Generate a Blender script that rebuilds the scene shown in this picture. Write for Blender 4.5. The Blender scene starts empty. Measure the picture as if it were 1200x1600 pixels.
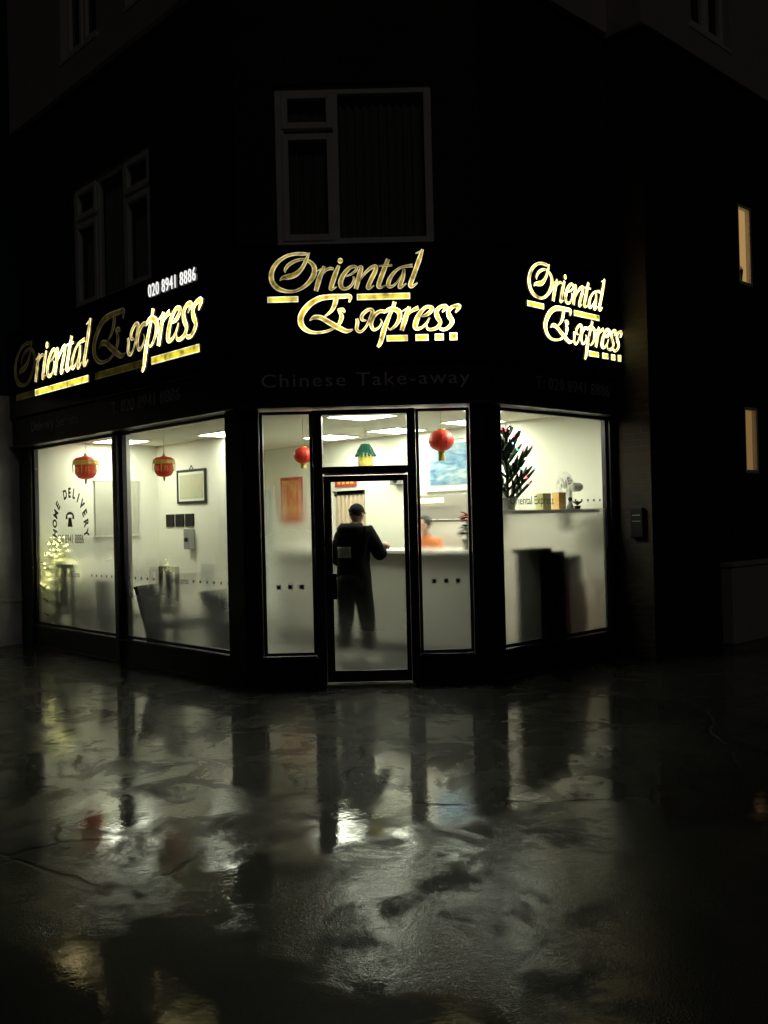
import bpy, bmesh, math, random
from mathutils import Vector, Matrix, Euler
random.seed(7)
SC = bpy.context.scene
COL = SC.collection
R = math.radians

# ------------------------------------------------------------------ camera
FPX = 1400.0                      # focal length in photo pixels (photo 1200 x 1600)
CAMZ = 1.65
cam_d = bpy.data.cameras.new('camera')
cam_d.sensor_fit = 'VERTICAL'; cam_d.sensor_height = 36.0
cam_d.lens = 36.0 * FPX / 1600.0
cam_d.clip_start = 0.05; cam_d.clip_end = 500
cam = bpy.data.objects.new('camera', cam_d); COL.objects.link(cam)
cam.location = (0, 0, CAMZ)
ROLL = 0.0245; PITCH = 10.0 / FPX
cam.matrix_world = (Matrix.Translation((0, 0, CAMZ)) @ Matrix.Rotation(R(90) + PITCH, 4, 'X')
                    @ Matrix.Rotation(-ROLL, 4, 'Z'))
SC.camera = cam

# ------------------------------------------------------------------ night sky and faint glow
ELEV, AZ = R(38), R(166)
world = bpy.data.worlds.new('World'); SC.world = world; world.use_nodes = True
nt = world.node_tree; nt.nodes.clear()
sky = nt.nodes.new('ShaderNodeTexSky'); sky.sky_type = 'NISHITA'; sky.sun_disc = False
sky.sun_elevation = ELEV; sky.sun_rotation = AZ
bg = nt.nodes.new('ShaderNodeBackground'); bg.inputs['Strength'].default_value = 0.00012
wo = nt.nodes.new('ShaderNodeOutputWorld')
nt.links.new(sky.outputs[0], bg.inputs[0]); nt.links.new(bg.outputs[0], wo.inputs[0])
sun_d = bpy.data.lights.new('facade_fill', 'SUN'); sun_d.energy = 0.035; sun_d.angle = R(12); sun_d.color = (1.0, 0.93, 0.88)  # dim fill lamp added so the pale walls show, no moon is meant
sun = bpy.data.objects.new('facade_fill', sun_d); COL.objects.link(sun)
sdir = Vector((math.sin(AZ) * math.cos(ELEV), math.cos(AZ) * math.cos(ELEV), math.sin(ELEV)))
sun.rotation_euler = sdir.to_track_quat('Z', 'Y').to_euler(); sun.location = (0, -5, 20)
SC.view_settings.view_transform = 'Standard'; SC.view_settings.look = 'None'
SC.view_settings.exposure = 0.0; SC.view_settings.gamma = 1.0
SC.cycles.use_denoising = True
SC.cycles.sample_clamp_indirect = 6.0
SC.cycles.max_bounces = 14; SC.cycles.transmission_bounces = 12; SC.cycles.transparent_max_bounces = 16
SC.cycles.diffuse_bounces = 5; SC.cycles.glossy_bounces = 5

# ------------------------------------------------------------------ materials
MATS = {}
def newmat(name):
    m = bpy.data.materials.new(name); m.use_nodes = True; m.node_tree.nodes.clear()
    out = m.node_tree.nodes.new('ShaderNodeOutputMaterial')
    return m, m.node_tree, out
def N(nt, typ, **kw):
    n = nt.nodes.new(typ)
    for k, v in kw.items():
        if k in n.inputs: n.inputs[k].default_value = v
        else: setattr(n, k, v)
    return n
def mat(name, col, rough=0.6, metal=0.0, var=0.12, scale=6.0, bump=0.0, bscale=60.0, emit=None, estr=0.0, spec=0.5, sheen=0.0, trans=0.0):
    if name in MATS: return MATS[name]
    m, nt, out = newmat(name)
    p = N(nt, 'ShaderNodeBsdfPrincipled')
    p.inputs['Roughness'].default_value = rough; p.inputs['Metallic'].default_value = metal
    p.inputs['Specular IOR Level'].default_value = spec
    if sheen: p.inputs['Sheen Weight'].default_value = sheen
    tc = N(nt, 'ShaderNodeTexCoord')
    no = N(nt, 'ShaderNodeTexNoise', Scale=scale, Detail=5.0)
    nt.links.new(tc.outputs['Object'], no.inputs['Vector'])
    mx = N(nt, 'ShaderNodeMix', data_type='RGBA')
    c = Vector(col[:3])
    mx.inputs[6].default_value = (*(c * (1 - var)), 1); mx.inputs[7].default_value = (*[min(1, x * (1 + var)) for x in c], 1)
    nt.links.new(no.outputs['Fac'], mx.inputs[0]); nt.links.new(mx.outputs[2], p.inputs['Base Color'])
    if bump:
        nb = N(nt, 'ShaderNodeTexNoise', Scale=bscale, Detail=4.0)
        nt.links.new(tc.outputs['Object'], nb.inputs['Vector'])
        b = N(nt, 'ShaderNodeBump', Strength=bump, Distance=0.01)
        nt.links.new(nb.outputs['Fac'], b.inputs['Height']); nt.links.new(b.outputs[0], p.inputs['Normal'])
    if emit:
        p.inputs['Emission Color'].default_value = (*emit, 1); p.inputs['Emission Strength'].default_value = estr
    if trans: p.inputs['Transmission Weight'].default_value = trans
    nt.links.new(p.outputs[0], out.inputs[0]); MATS[name] = m
    return m
def emat(name, col, s):
    if name in MATS: return MATS[name]
    m, nt, out = newmat(name); e = N(nt, 'ShaderNodeEmission', Strength=s); e.inputs[0].default_value = (*col, 1)
    nt.links.new(e.outputs[0], out.inputs[0]); MATS[name] = m
    return m
def glass(name, ztop, zbot, rmin, rmax, film=None, tint=(0.93, 0.97, 0.92)):
    """clear glass that mists over towards the floor (condensation); film = height of a frosted film's top edge"""
    m, nt, out = newmat(name); L = nt.links.new
    g = N(nt, 'ShaderNodeNewGeometry'); s = N(nt, 'ShaderNodeSeparateXYZ'); L(g.outputs['Position'], s.inputs[0])
    no = N(nt, 'ShaderNodeTexNoise', Scale=2.2, Detail=4.0); L(g.outputs['Position'], no.inputs['Vector'])
    a = N(nt, 'ShaderNodeMath', operation='MULTIPLY_ADD'); a.inputs[1].default_value = 0.3; L(no.outputs['Fac'], a.inputs[0]); L(s.outputs['Z'], a.inputs[2])
    zz = N(nt, 'ShaderNodeMath', operation='SUBTRACT'); zz.inputs[1].default_value = 0.15; L(a.outputs[0], zz.inputs[0])
    mr = N(nt, 'ShaderNodeMapRange', interpolation_type='SMOOTHSTEP')
    mr.inputs['From Min'].default_value = zbot; mr.inputs['From Max'].default_value = ztop
    mr.inputs['To Min'].default_value = 1.0; mr.inputs['To Max'].default_value = 0.0; L(zz.outputs[0], mr.inputs['Value'])
    fog = mr.outputs[0]
    if film is not None:
        f = N(nt, 'ShaderNodeMath', operation='LESS_THAN'); f.inputs[1].default_value = film; L(s.outputs['Z'], f.inputs[0])
        mm = N(nt, 'ShaderNodeMath', operation='MAXIMUM'); L(fog, mm.inputs[0]); L(f.outputs[0], mm.inputs[1]); fog = mm.outputs[0]
    rg = N(nt, 'ShaderNodeMapRange'); rg.inputs['To Min'].default_value = rmin; rg.inputs['To Max'].default_value = rmax; L(fog, rg.inputs['Value'])
    rf = N(nt, 'ShaderNodeBsdfRefraction', IOR=1.16); L(rg.outputs[0], rf.inputs['Roughness'])
    rf.inputs['Color'].default_value = (0.95, 0.975, 0.94, 1) if film is None else (0.82, 0.84, 0.80, 1)
    tr = N(nt, 'ShaderNodeBsdfTransparent'); tr.inputs[0].default_value = (*tint, 1)
    st = N(nt, 'ShaderNodeMapRange'); st.inputs['From Max'].default_value = 0.55; L(fog, st.inputs['Value'])
    tl = N(nt, 'ShaderNodeBsdfTranslucent'); tl.inputs[0].default_value = (0.9, 0.92, 0.86, 1)
    mk = N(nt, 'ShaderNodeMath', operation='MULTIPLY'); mk.inputs[1].default_value = 0.022; L(fog, mk.inputs[0])
    ms = N(nt, 'ShaderNodeMixShader'); L(mk.outputs[0], ms.inputs[0]); L(rf.outputs[0], ms.inputs[1]); L(tl.outputs[0], ms.inputs[2])
    mx = N(nt, 'ShaderNodeMixShader'); L(st.outputs[0], mx.inputs[0]); L(tr.outputs[0], mx.inputs[1]); L(ms.outputs[0], mx.inputs[2])
    gl = N(nt, 'ShaderNodeBsdfGlossy', Roughness=0.02); lw = N(nt, 'ShaderNodeLayerWeight', Blend=0.5)
    pw = N(nt, 'ShaderNodeMath', operation='POWER'); pw.inputs[1].default_value = 5.0; L(lw.outputs['Facing'], pw.inputs[0])
    fr = N(nt, 'ShaderNodeMath', operation='MULTIPLY_ADD'); fr.inputs[1].default_value = 0.6; fr.inputs[2].default_value = 0.035; L(pw.outputs[0], fr.inputs[0])
    mf = N(nt, 'ShaderNodeMixShader'); L(fr.outputs[0], mf.inputs[0]); L(mx.outputs[0], mf.inputs[1]); L(gl.outputs[0], mf.inputs[2])
    L(mf.outputs[0], out.inputs[0]); return m
def brickmat(name, c1, c2, mortar):
    m, nt, out = newmat(name); L = nt.links.new
    tc = N(nt, 'ShaderNodeTexCoord'); sp = N(nt, 'ShaderNodeSeparateXYZ'); L(tc.outputs['Object'], sp.inputs[0])
    ad = N(nt, 'ShaderNodeMath', operation='ADD'); L(sp.outputs['X'], ad.inputs[0]); L(sp.outputs['Y'], ad.inputs[1])
    cb = N(nt, 'ShaderNodeCombineXYZ'); L(ad.outputs[0], cb.inputs[0]); L(sp.outputs['Z'], cb.inputs[1])
    b = N(nt, 'ShaderNodeTexBrick', Scale=1.0); b.inputs['Brick Width'].default_value = 0.225; b.inputs['Row Height'].default_value = 0.075
    b.inputs['Mortar Size'].default_value = 0.006; b.inputs['Bias'].default_value = -0.2
    b.inputs['Color1'].default_value = (*c1, 1); b.inputs['Color2'].default_value = (*c2, 1); b.inputs['Mortar'].default_value = (*mortar, 1)
    L(cb.outputs[0], b.inputs['Vector'])
    no = N(nt, 'ShaderNodeTexNoise', Scale=1.5, Detail=6.0); L(tc.outputs['Object'], no.inputs['Vector'])
    mx = N(nt, 'ShaderNodeMix', data_type='RGBA', blend_type='MULTIPLY'); mx.inputs[0].default_value = 0.7
    L(b.outputs['Color'], mx.inputs[6]); L(no.outputs['Color'], mx.inputs[7])
    p = N(nt, 'ShaderNodeBsdfPrincipled', Roughness=0.8); L(mx.outputs[2], p.inputs['Base Color'])
    bp = N(nt, 'ShaderNodeBump', Strength=0.7, Distance=0.006, invert=True); L(b.outputs['Fac'], bp.inputs['Height']); L(bp.outputs[0], p.inputs['Normal'])
    L(p.outputs[0], out.inputs[0]); return m

M = {}
M['brick'] = brickmat('dark_brick', (0.055, 0.034, 0.021), (0.038, 0.025, 0.019), (0.055, 0.049, 0.040))
M['render'] = mat('pale_render', (0.50, 0.44, 0.42), 0.85, bump=0.3, bscale=90)
M['stucco'] = mat('old_stucco', (0.74, 0.72, 0.64), 0.85, var=0.55, scale=2.3, bump=0.5, bscale=40)
M['black'] = mat('black_paint', (0.012, 0.012, 0.013), 0.35, var=0.3)
M['board'] = mat('black_gloss_board', (0.008, 0.008, 0.010), 0.18, var=0.3)
M['alu'] = mat('dark_aluminium', (0.060, 0.054, 0.066), 0.36, 0.5, var=0.2, scale=20)
M['alu2'] = mat('bright_aluminium', (0.62, 0.62, 0.60), 0.3, 0.9)
M['upvc'] = mat('white_window_plastic', (0.72, 0.70, 0.68), 0.5)
M['darkglass'] = mat('unlit_glass', (0.010, 0.011, 0.012), 0.06, var=0.2)
M['net'] = mat('net_curtain', (0.22, 0.22, 0.22), 0.9, var=0.3, scale=25)
M['wall'] = mat('cream_wall_paint', (0.80, 0.79, 0.70), 0.7, var=0.03, scale=1.5)
M['ceil'] = mat('ceiling_tile_paint', (0.62, 0.60, 0.52), 0.8, var=0.05, scale=2)
M['floor'] = mat('shop_floor_tile', (0.10, 0.10, 0.09), 0.35, var=0.2)
M['panel'] = emat('lit_ceiling_panel', (1.0, 0.98, 0.83), 30.0)
M['white'] = mat('white_plastic', (0.75, 0.75, 0.70), 0.4)
M['counter'] = mat('counter_front', (0.52, 0.52, 0.46), 0.5, var=0.05)
M['countertop'] = mat('counter_top', (0.72, 0.72, 0.66), 0.25)
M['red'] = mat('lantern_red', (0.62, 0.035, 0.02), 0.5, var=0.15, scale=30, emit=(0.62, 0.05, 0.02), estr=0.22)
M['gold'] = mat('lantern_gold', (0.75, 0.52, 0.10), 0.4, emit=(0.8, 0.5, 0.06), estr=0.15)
M['green'] = mat('paper_green', (0.02, 0.16, 0.10), 0.6)
M['yellow'] = mat('paper_yellow', (0.80, 0.68, 0.18), 0.6)
M['string'] = mat('string', (0.3, 0.3, 0.28), 0.7)
M['darkwood'] = mat('dark_chair_wood', (0.010, 0.011, 0.012), 0.5, var=0.3, spec=0.25)
M['seat'] = mat('charcoal_upholstery', (0.011, 0.014, 0.016), 0.9, spec=0.15)
M['jacket'] = mat('black_jacket', (0.005, 0.005, 0.006), 0.9, spec=0.12, var=0.3, scale=14, bump=0.6, bscale=14)
M['trouser'] = mat('black_trousers', (0.007, 0.006, 0.006), 0.9, spec=0.12, var=0.3, bump=0.6, bscale=12)
M['patch'] = mat('grey_reflective_print', (0.22, 0.225, 0.215), 0.5, var=0.08)
M['skin'] = mat('skin', (0.50, 0.30, 0.21), 0.55)
M['hair'] = mat('dark_hair', (0.012, 0.010, 0.009), 0.6)
M['cap'] = mat('black_cap', (0.008, 0.009, 0.012), 0.85, spec=0.15)
M['shoe'] = mat('pale_trainers', (0.66, 0.65, 0.60), 0.6)
M['orange'] = mat('orange_shirt', (0.70, 0.20, 0.05), 0.8)
M['steel'] = mat('brushed_steel', (0.20, 0.18, 0.155), 0.45, 0.2)
M['needle'] = mat('fir_needles', (0.010, 0.032, 0.014), 0.7, var=0.4, scale=40)
M['needle_lit'] = mat('glow_tinted_fir_needles', (0.34, 0.38, 0.16), 0.7, var=0.4, scale=40)  # pale tone paints in the fairy lights' glow on the foliage
M['trunk'] = mat('tree_stem', (0.05, 0.03, 0.02), 0.8)
M['leaf'] = mat('poinsettia_leaf', (0.02, 0.07, 0.03), 0.5)
M['bract'] = mat('poinsettia_red', (0.50, 0.012, 0.03), 0.5)
M['decal'] = mat('maroon_vinyl', (0.10, 0.018, 0.025), 0.5)
M['decalg'] = mat('grey_vinyl', (0.16, 0.15, 0.13), 0.5)
M['dullletter'] = mat('dull_dark_letter', (0.34, 0.30, 0.32), 0.5)
M['greyletter'] = mat('dull_grey_letter', (0.62, 0.54, 0.52), 0.45)
M['blacks'] = mat('matt_black_plastic', (0.009, 0.009, 0.009), 0.6, spec=0.15)
M['grey'] = mat('grey_plastic', (0.25, 0.25, 0.24), 0.5)
M['mat'] = mat('door_mat_rubber', (0.030, 0.030, 0.026), 0.95, bump=0.8, bscale=120)
M['crate'] = mat('red_drink_case', (0.42, 0.13, 0.09), 0.6, var=0.3)
M['blue_door'] = mat('pale_blue_door', (0.52, 0.62, 0.62), 0.5)
M['curtain'] = mat('cream_curtain', (0.62, 0.50, 0.37), 0.85, var=0.3, scale=14)
M['warm'] = emat('warm_lit_blind', (1.0, 0.56, 0.23), 0.52)
M['warmdim'] = emat('dim_lit_blind', (1.0, 0.54, 0.22), 0.26)
M['bulbw'] = emat('fairy_bulb_white', (1.0, 0.95, 0.9), 9.0)
M['bulbr'] = emat('fairy_bulb_red', (1.0, 0.08, 0.12), 5.0)
M['bulbg'] = emat('fairy_bulb_green', (0.1, 1.0, 0.7), 3.0)
M['bulbb'] = emat('fairy_bulb_blue', (0.35, 0.5, 1.0), 4.0)
M['bulby'] = emat('fairy_bulb_warm', (1.0, 0.92, 0.40), 14.0)

# ------------------------------------------------------------------ mesh helpers
class MB:
    def __init__(s): s.v = []; s.f = []; s.m = []
    def add(s, vs, fs, m=0):
        o = len(s.v); s.v += [tuple(v) for v in vs]
        for f in fs: s.f.append([i + o for i in f]); s.m.append(m)
        return s
    def box(s, x0, x1, y0, y1, z0, z1, m=0):
        return s.add([(x0, y0, z0), (x1, y0, z0), (x1, y1, z0), (x0, y1, z0), (x0, y0, z1), (x1, y0, z1), (x1, y1, z1), (x0, y1, z1)],
                     [(0, 3, 2, 1), (4, 5, 6, 7), (0, 1, 5, 4), (1, 2, 6, 5), (2, 3, 7, 6), (3, 0, 4, 7)], m)
    def obox(s, mtx, x0, x1, y0, y1, z0, z1, m=0):
        vs = [mtx @ Vector(p) for p in [(x0, y0, z0), (x1, y0, z0), (x1, y1, z0), (x0, y1, z0), (x0, y0, z1), (x1, y0, z1), (x1, y1, z1), (x0, y1, z1)]]
        return s.add(vs, [(0, 3, 2, 1), (4, 5, 6, 7), (0, 1, 5, 4), (1, 2, 6, 5), (2, 3, 7, 6), (3, 0, 4, 7)], m)
    def prism(s, pts, z0, z1, m=0):
        n = len(pts)
        return s.add([(x, y, z0) for x, y in pts] + [(x, y, z1) for x, y in pts],
                     [list(range(n))[::-1], list(range(n, 2 * n))] + [(i, (i + 1) % n, n + (i + 1) % n, n + i) for i in range(n)], m)
    def lathe(s, prof, seg=20, m=0, c=(0, 0, 0), squash=None):
        vs, fs = [], []
        for r, z in prof:
            for k in range(seg):
                a = 2 * math.pi * k / seg
                vs.append((c[0] + r * math.cos(a), c[1] + r * math.sin(a), c[2] + z))
        for i in range(len(prof) - 1):
            for k in range(seg):
                a, b = i * seg + k, i * seg + (k + 1) % seg
                fs.append((a, b, b + seg, a + seg))
        n = len(prof)
        fs.append(list(range(seg))[::-1]); fs.append([(n - 1) * seg + k for k in range(seg)])
        return s.add(vs, fs, m)
    def tube(s, pts, rad, seg=8, m=0):
        pts = [Vector(p) for p in pts]; n = len(pts)
        rad = rad if isinstance(rad, (list, tuple)) else [rad] * n
        vs, fs = [], []
        for i, p in enumerate(pts):
            d = (pts[min(i + 1, n - 1)] - pts[max(i - 1, 0)]).normalized()
            a = d.orthogonal().normalized() if abs(d.z) < 0.98 else Vector((1, 0, 0))
            if abs(d.z) < 0.98: a = d.cross(Vector((0, 0, 1))).normalized()
            b = d.cross(a).normalized()
            for k in range(seg):
                t = 2 * math.pi * k / seg
                vs.append(p + a * (rad[i] * math.cos(t)) + b * (rad[i] * math.sin(t)))
        for i in range(n - 1):
            for k in range(seg):
                q, w = i * seg + k, i * seg + (k + 1) % seg
                fs.append((q, w, w + seg, q + seg))
        fs.append(list(range(seg))[::-1]); fs.append([(n - 1) * seg + k for k in range(seg)])
        return s.add(vs, fs, m)
    def ball(s, c, r, seg=10, ring=7, m=0, sc=(1, 1, 1)):
        vs, fs = [], []
        for i in range(ring + 1):
            t = math.pi * i / ring
            for k in range(seg):
                a = 2 * math.pi * k / seg
                vs.append((c[0] + sc[0] * r * math.sin(t) * math.cos(a), c[1] + sc[1] * r * math.sin(t) * math.sin(a), c[2] - sc[2] * r * math.cos(t)))
        for i in range(ring):
            for k in range(seg):
                q, w = i * seg + k, i * seg + (k + 1) % seg
                fs.append((q, w, w + seg, q + seg))
        return s.add(vs, fs, m)
    def build(s, name, mats, parent=None, mtx=None, bevel=0.0, smooth=False):
        me = bpy.data.meshes.new(name); me.from_pydata(s.v, [], s.f); me.validate(); me.update()
        mats = mats if isinstance(mats, (list, tuple)) else [mats]
        for x in mats: me.materials.append(x)
        if len(s.m) == len(me.polygons):
            me.polygons.foreach_set('material_index', s.m)
        if smooth: me.polygons.foreach_set('use_smooth', [True] * len(me.polygons))
        return link(name, me, parent, mtx, bevel)
def link(name, me, parent=None, mtx=None, bevel=0.0):
    o = bpy.data.objects.new(name, me); COL.objects.link(o)
    if mtx is not None: o.matrix_basis = mtx
    if parent is not None:
        o.parent = parent; o.matrix_parent_inverse = wmtx(parent).inverted()
    if bevel:
        b = o.modifiers.new('bevel', 'BEVEL'); b.width = bevel; b.segments = 2; b.limit_method = 'ANGLE'
    return o
def wmtx(o):
    if o.parent is None: return o.matrix_basis.copy()
    return wmtx(o.parent) @ o.matrix_parent_inverse @ o.matrix_basis
def thing(name, label, cat, mtx=None, group=None):
    o = bpy.data.objects.new(name, None); COL.objects.link(o); o.empty_display_size = 0.2
    if mtx is not None: o.matrix_basis = mtx
    return tag(o, label, cat, group)
def tag(o, label=None, cat=None, group=None, kind=None):
    if label: o['label'] = label
    if cat: o['category'] = cat
    if group: o['group'] = group
    if kind: o['kind'] = kind
    return o
def copy_tree(src, mtx, label=None):
    c = src.copy(); COL.objects.link(c); c.matrix_basis = mtx
    if label: c['label'] = label
    def kids(s, d):
        for k in list(s.children):
            if k.name in done: continue
            kc = k.copy(); COL.objects.link(kc); kc.parent = d; done.add(kc.name); kids(k, kc)
    done = set(); kids(src, c); return c
def T(x, y, z=0.0, rz=0.0): return Matrix.Translation((x, y, z)) @ Matrix.Rotation(rz, 4, 'Z')
_txt = {}
def text_mesh(body, size, depth=0.004, align='CENTER', spacing=1.0, xs=1.0, bold=0.0):
    c = bpy.data.curves.new('t', 'FONT'); c.body = body; c.size = size; c.extrude = depth; c.align_x = align; c.align_y = 'CENTER'
    c.space_character = spacing; c.resolution_u = 3; c.offset = bold
    o = bpy.data.objects.new('t', c); COL.objects.link(o)
    me = bpy.data.meshes.new_from_object(o.evaluated_get(bpy.context.evaluated_depsgraph_get()))
    bpy.data.objects.remove(o); bpy.data.curves.remove(c)
    me.transform(Matrix.Diagonal((xs, 1, 1, 1)))
    me.transform(Matrix.Rotation(R(90), 4, 'X'))       # stands in the x-z plane, faces -y
    return me
def text(name, body, size, mats, parent, mtx, depth=0.004, spacing=1.0, xs=1.0):
    me = text_mesh(body, size, depth, spacing=spacing, xs=xs)
    me.materials.clear(); me.materials.append(mats)
    return link(name, me, parent, mtx)
def letters(name, body, size, mats, parent, mtx, depth=0.004, spacing=1.0, xs=1.0):
    """a line of raised letters, each character an object of its own"""
    me = text_mesh(body, size, depth, spacing=spacing, xs=xs); n = len(me.vertices); par = list(range(n))
    def find(i):
        while par[i] != i: par[i] = par[par[i]]; i = par[i]
        return i
    for e in me.edges: par[find(e.vertices[0])] = find(e.vertices[1])
    comp = {}
    for i in range(n): comp.setdefault(find(i), []).append(i)
    spans = sorted((min(me.vertices[i].co.x for i in c), max(me.vertices[i].co.x for i in c), k) for k, c in comp.items())
    groups = []
    for a, c, k in spans:
        if groups and a < groups[-1][1] - .3 * min(c - a, groups[-1][1] - groups[-1][0]): groups[-1][1] = max(groups[-1][1], c); groups[-1][2].add(k)
        else: groups.append([a, c, {k}])
    for a, c, ks in groups:
        b = MB(); idx = {}
        for i in range(n):
            if find(i) in ks: idx[i] = len(b.v); b.v.append(tuple(me.vertices[i].co))
        for p in me.polygons:
            if p.vertices[0] in idx: b.f.append([idx[i] for i in p.vertices]); b.m.append(0)
        b.build(name, mats, parent, mtx)

# frames of the three shop fronts: local x to the viewer's right, y into the building, z up
CL = Vector((-1.40, 8.90)); CR = Vector((1.03, 8.90))
FL = T(CL.x, CL.y, 0, R(-45.3)); FC = T(0, 8.90, 0, 0); FR = T(CR.x, CR.y, 0, R(41.7))
def on(F, x, y, z, rz=0.0): return F @ T(x, y, z, rz)

# ------------------------------------------------------------------ ground
def ground_material():
    m, nt, out = newmat('wet_tarmac'); L = nt.links.new
    tc = N(nt, 'ShaderNodeTexCoord'); co = tc.outputs['Object']
    def noise(scale, detail=3.0, rough=.5, dist=0.0, off=0.0):
        mp = N(nt, 'ShaderNodeMapping'); mp.inputs['Location'].default_value = (off, off * .7, 0); L(co, mp.inputs[0])
        n = N(nt, 'ShaderNodeTexNoise', Scale=scale, Detail=detail, Roughness=rough, Distortion=dist); L(mp.outputs[0], n.inputs['Vector']); return n.outputs['Fac']
    def ramp(x, a, b, lo=0.0, hi=1.0):
        r = N(nt, 'ShaderNodeMapRange', interpolation_type='SMOOTHSTEP'); L(x, r.inputs['Value'])
        for k, v in zip(('From Min', 'From Max', 'To Min', 'To Max'), (a, b, lo, hi)): r.inputs[k].default_value = v
        return r.outputs[0]
    def math_(op, a, b):
        n = N(nt, 'ShaderNodeMath', operation=op)
        for i, x in enumerate((a, b)):
            if isinstance(x, float): n.inputs[i].default_value = x
            else: L(x, n.inputs[i])
        return n.outputs[0]
    def bump(h, st, dist, nrm=None):
        n = N(nt, 'ShaderNodeBump', Strength=st, Distance=dist); L(h, n.inputs['Height'])
        if nrm: L(nrm, n.inputs['Normal'])
        return n.outputs[0]
    sp = N(nt, 'ShaderNodeSeparateXYZ'); L(co, sp.inputs[0])
    fore = ramp(sp.outputs['Y'], 3.0, 7.0, -.03, .09)              # the smoother forecourt by the shop holds more water
    pud = ramp(math_('ADD', noise(.62, 4.0, .55, .8, 3.1), fore), .43, .57)            # standing water
    dry = math_('SUBTRACT', 1.0, pud)
    med = noise(4.2, 6.0, .62, .3); swell = noise(1.1, 2.0, .4)
    fine = noise(42.0, 4.0, .68)
    agg = N(nt, 'ShaderNodeTexVoronoi', Scale=150.0); L(co, agg.inputs['Vector'])
    crk = N(nt, 'ShaderNodeTexVoronoi', Scale=.42, feature='DISTANCE_TO_EDGE')
    wn = N(nt, 'ShaderNodeTexNoise', Scale=1.6, Detail=5.0); L(co, wn.inputs['Vector'])
    wm = N(nt, 'ShaderNodeMix', data_type='VECTOR'); wm.inputs[0].default_value = .22; L(co, wm.inputs[4]); L(wn.outputs['Color'], wm.inputs[5]); L(wm.outputs[1], crk.inputs['Vector'])
    seam = math_('MULTIPLY', ramp(crk.outputs['Distance'], .0, .007, 1.0, 0.0), ramp(noise(.8, 2.0, .5, 0.0, 21.0), .52, .60))
    worn = ramp(noise(2.3, 8.0, .70, .6, 9.0), .47, .64)           # rougher, drained patches
    col = N(nt, 'ShaderNodeMix', data_type='RGBA'); col.inputs[6].default_value = (0.012, 0.012, 0.011, 1); col.inputs[7].default_value = (0.045, 0.043, 0.038, 1); L(fine, col.inputs[0])
    stones = math_('MULTIPLY', agg.outputs['Distance'], dry)
    nb = bump(math_('MULTIPLY', seam, -1.0), .8, .012, bump(med, .30, .012, bump(stones, .7, .004)))
    nc = bump(math_('MULTIPLY', stones, math_('ADD', math_('MULTIPLY', worn, .8), .10)), .50, .0034, bump(math_('MULTIPLY', fine, math_('ADD', math_('MULTIPLY', dry, .9), .07)), .34, .0042, bump(med, .13, .010, bump(swell, .08, .03))))
    p = N(nt, 'ShaderNodeBsdfPrincipled', Roughness=0.50, IOR=1.4); L(col.outputs[2], p.inputs['Base Color']); L(nb, p.inputs['Normal'])
    p.inputs['Specular IOR Level'].default_value = .06
    cw = math_('MULTIPLY', ramp(pud, 0.0, 1.0, .80, 1.0), math_('SUBTRACT', 1.0, math_('MAXIMUM', math_('MULTIPLY', worn, .82), math_('MULTIPLY', seam, .8))))
    L(cw, p.inputs['Coat Weight']); L(ramp(pud, 0.0, 1.0, .075, .028), p.inputs['Coat Roughness']); p.inputs['Coat IOR'].default_value = 1.31
    L(nc, p.inputs['Coat Normal'])
    L(p.outputs[0], out.inputs[0]); return m
g = MB(); g.add([(-120, -60, 0), (120, -60, 0), (120, 180, 0), (-120, 180, 0)], [(0, 1, 2, 3)])
tag(g.build('pavement', ground_material()), kind='structure')

# ------------------------------------------------------------------ the corner building
BLD = thing('corner_building', 'dark brick corner building with black shopfront and pale rendered top floor', 'building', T(0, 9, 0))
def wall(name, F, x0, x1, z0, z1, holes, y0, y1, m, parent=None):
    """a solid wall with rectangular openings (one clean mesh)"""
    xs = sorted({x0, x1, *[h[0] for h in holes], *[h[1] for h in holes]}); zs = sorted({z0, z1, *[h[2] for h in holes], *[h[3] for h in holes]})
    def solid(i, j):
        if not (0 <= i < len(xs) - 1 and 0 <= j < len(zs) - 1): return False
        cx, cz = (xs[i] + xs[i + 1]) / 2, (zs[j] + zs[j + 1]) / 2
        return not any(h[0] < cx < h[1] and h[2] < cz < h[3] for h in holes)
    b = MB()
    for i in range(len(xs) - 1):
        for j in range(len(zs) - 1):
            if not solid(i, j): continue
            a, c, d, e = xs[i], xs[i + 1], zs[j], zs[j + 1]
            b.add([(a, y0, d), (c, y0, d), (c, y0, e), (a, y0, e)], [(0, 1, 2, 3)])
            b.add([(a, y1, d), (c, y1, d), (c, y1, e), (a, y1, e)], [(3, 2, 1, 0)])
            if not solid(i - 1, j): b.add([(a, y0, d), (a, y0, e), (a, y1, e), (a, y1, d)], [(0, 1, 2, 3)])
            if not solid(i + 1, j): b.add([(c, y0, d), (c, y0, e), (c, y1, e), (c, y1, d)], [(3, 2, 1, 0)])
            if not solid(i, j - 1): b.add([(a, y0, d), (c, y0, d), (c, y1, d), (a, y1, d)], [(3, 2, 1, 0)])
            if not solid(i, j + 1): b.add([(a, y0, e), (c, y0, e), (c, y1, e), (a, y1, e)], [(0, 1, 2, 3)])
    return b.build(name, m, parent or BLD, F)
UWL = (-3.63, -1.67, 4.38, 6.0); UWC = (-1.0, 0.58, 4.38, 6.0)
wall('brick_wall', FL, -5.30, -0.02, 2.90, 7.2, [UWL], 0.02, 0.27, M['brick'])
wall('brick_wall', FC, -1.40, 1.03, 2.90, 7.2, [UWC], 0.0, 0.25, M['brick'])
wall('brick_wall', FR, 0.02, 2.25, 2.90, 7.2, [], 0.02, 0.27, M['brick'])
LW1 = (2.20, 2.58, 4.57, 5.62); LW2 = (2.24, 2.62, 2.12, 2.99)
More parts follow.
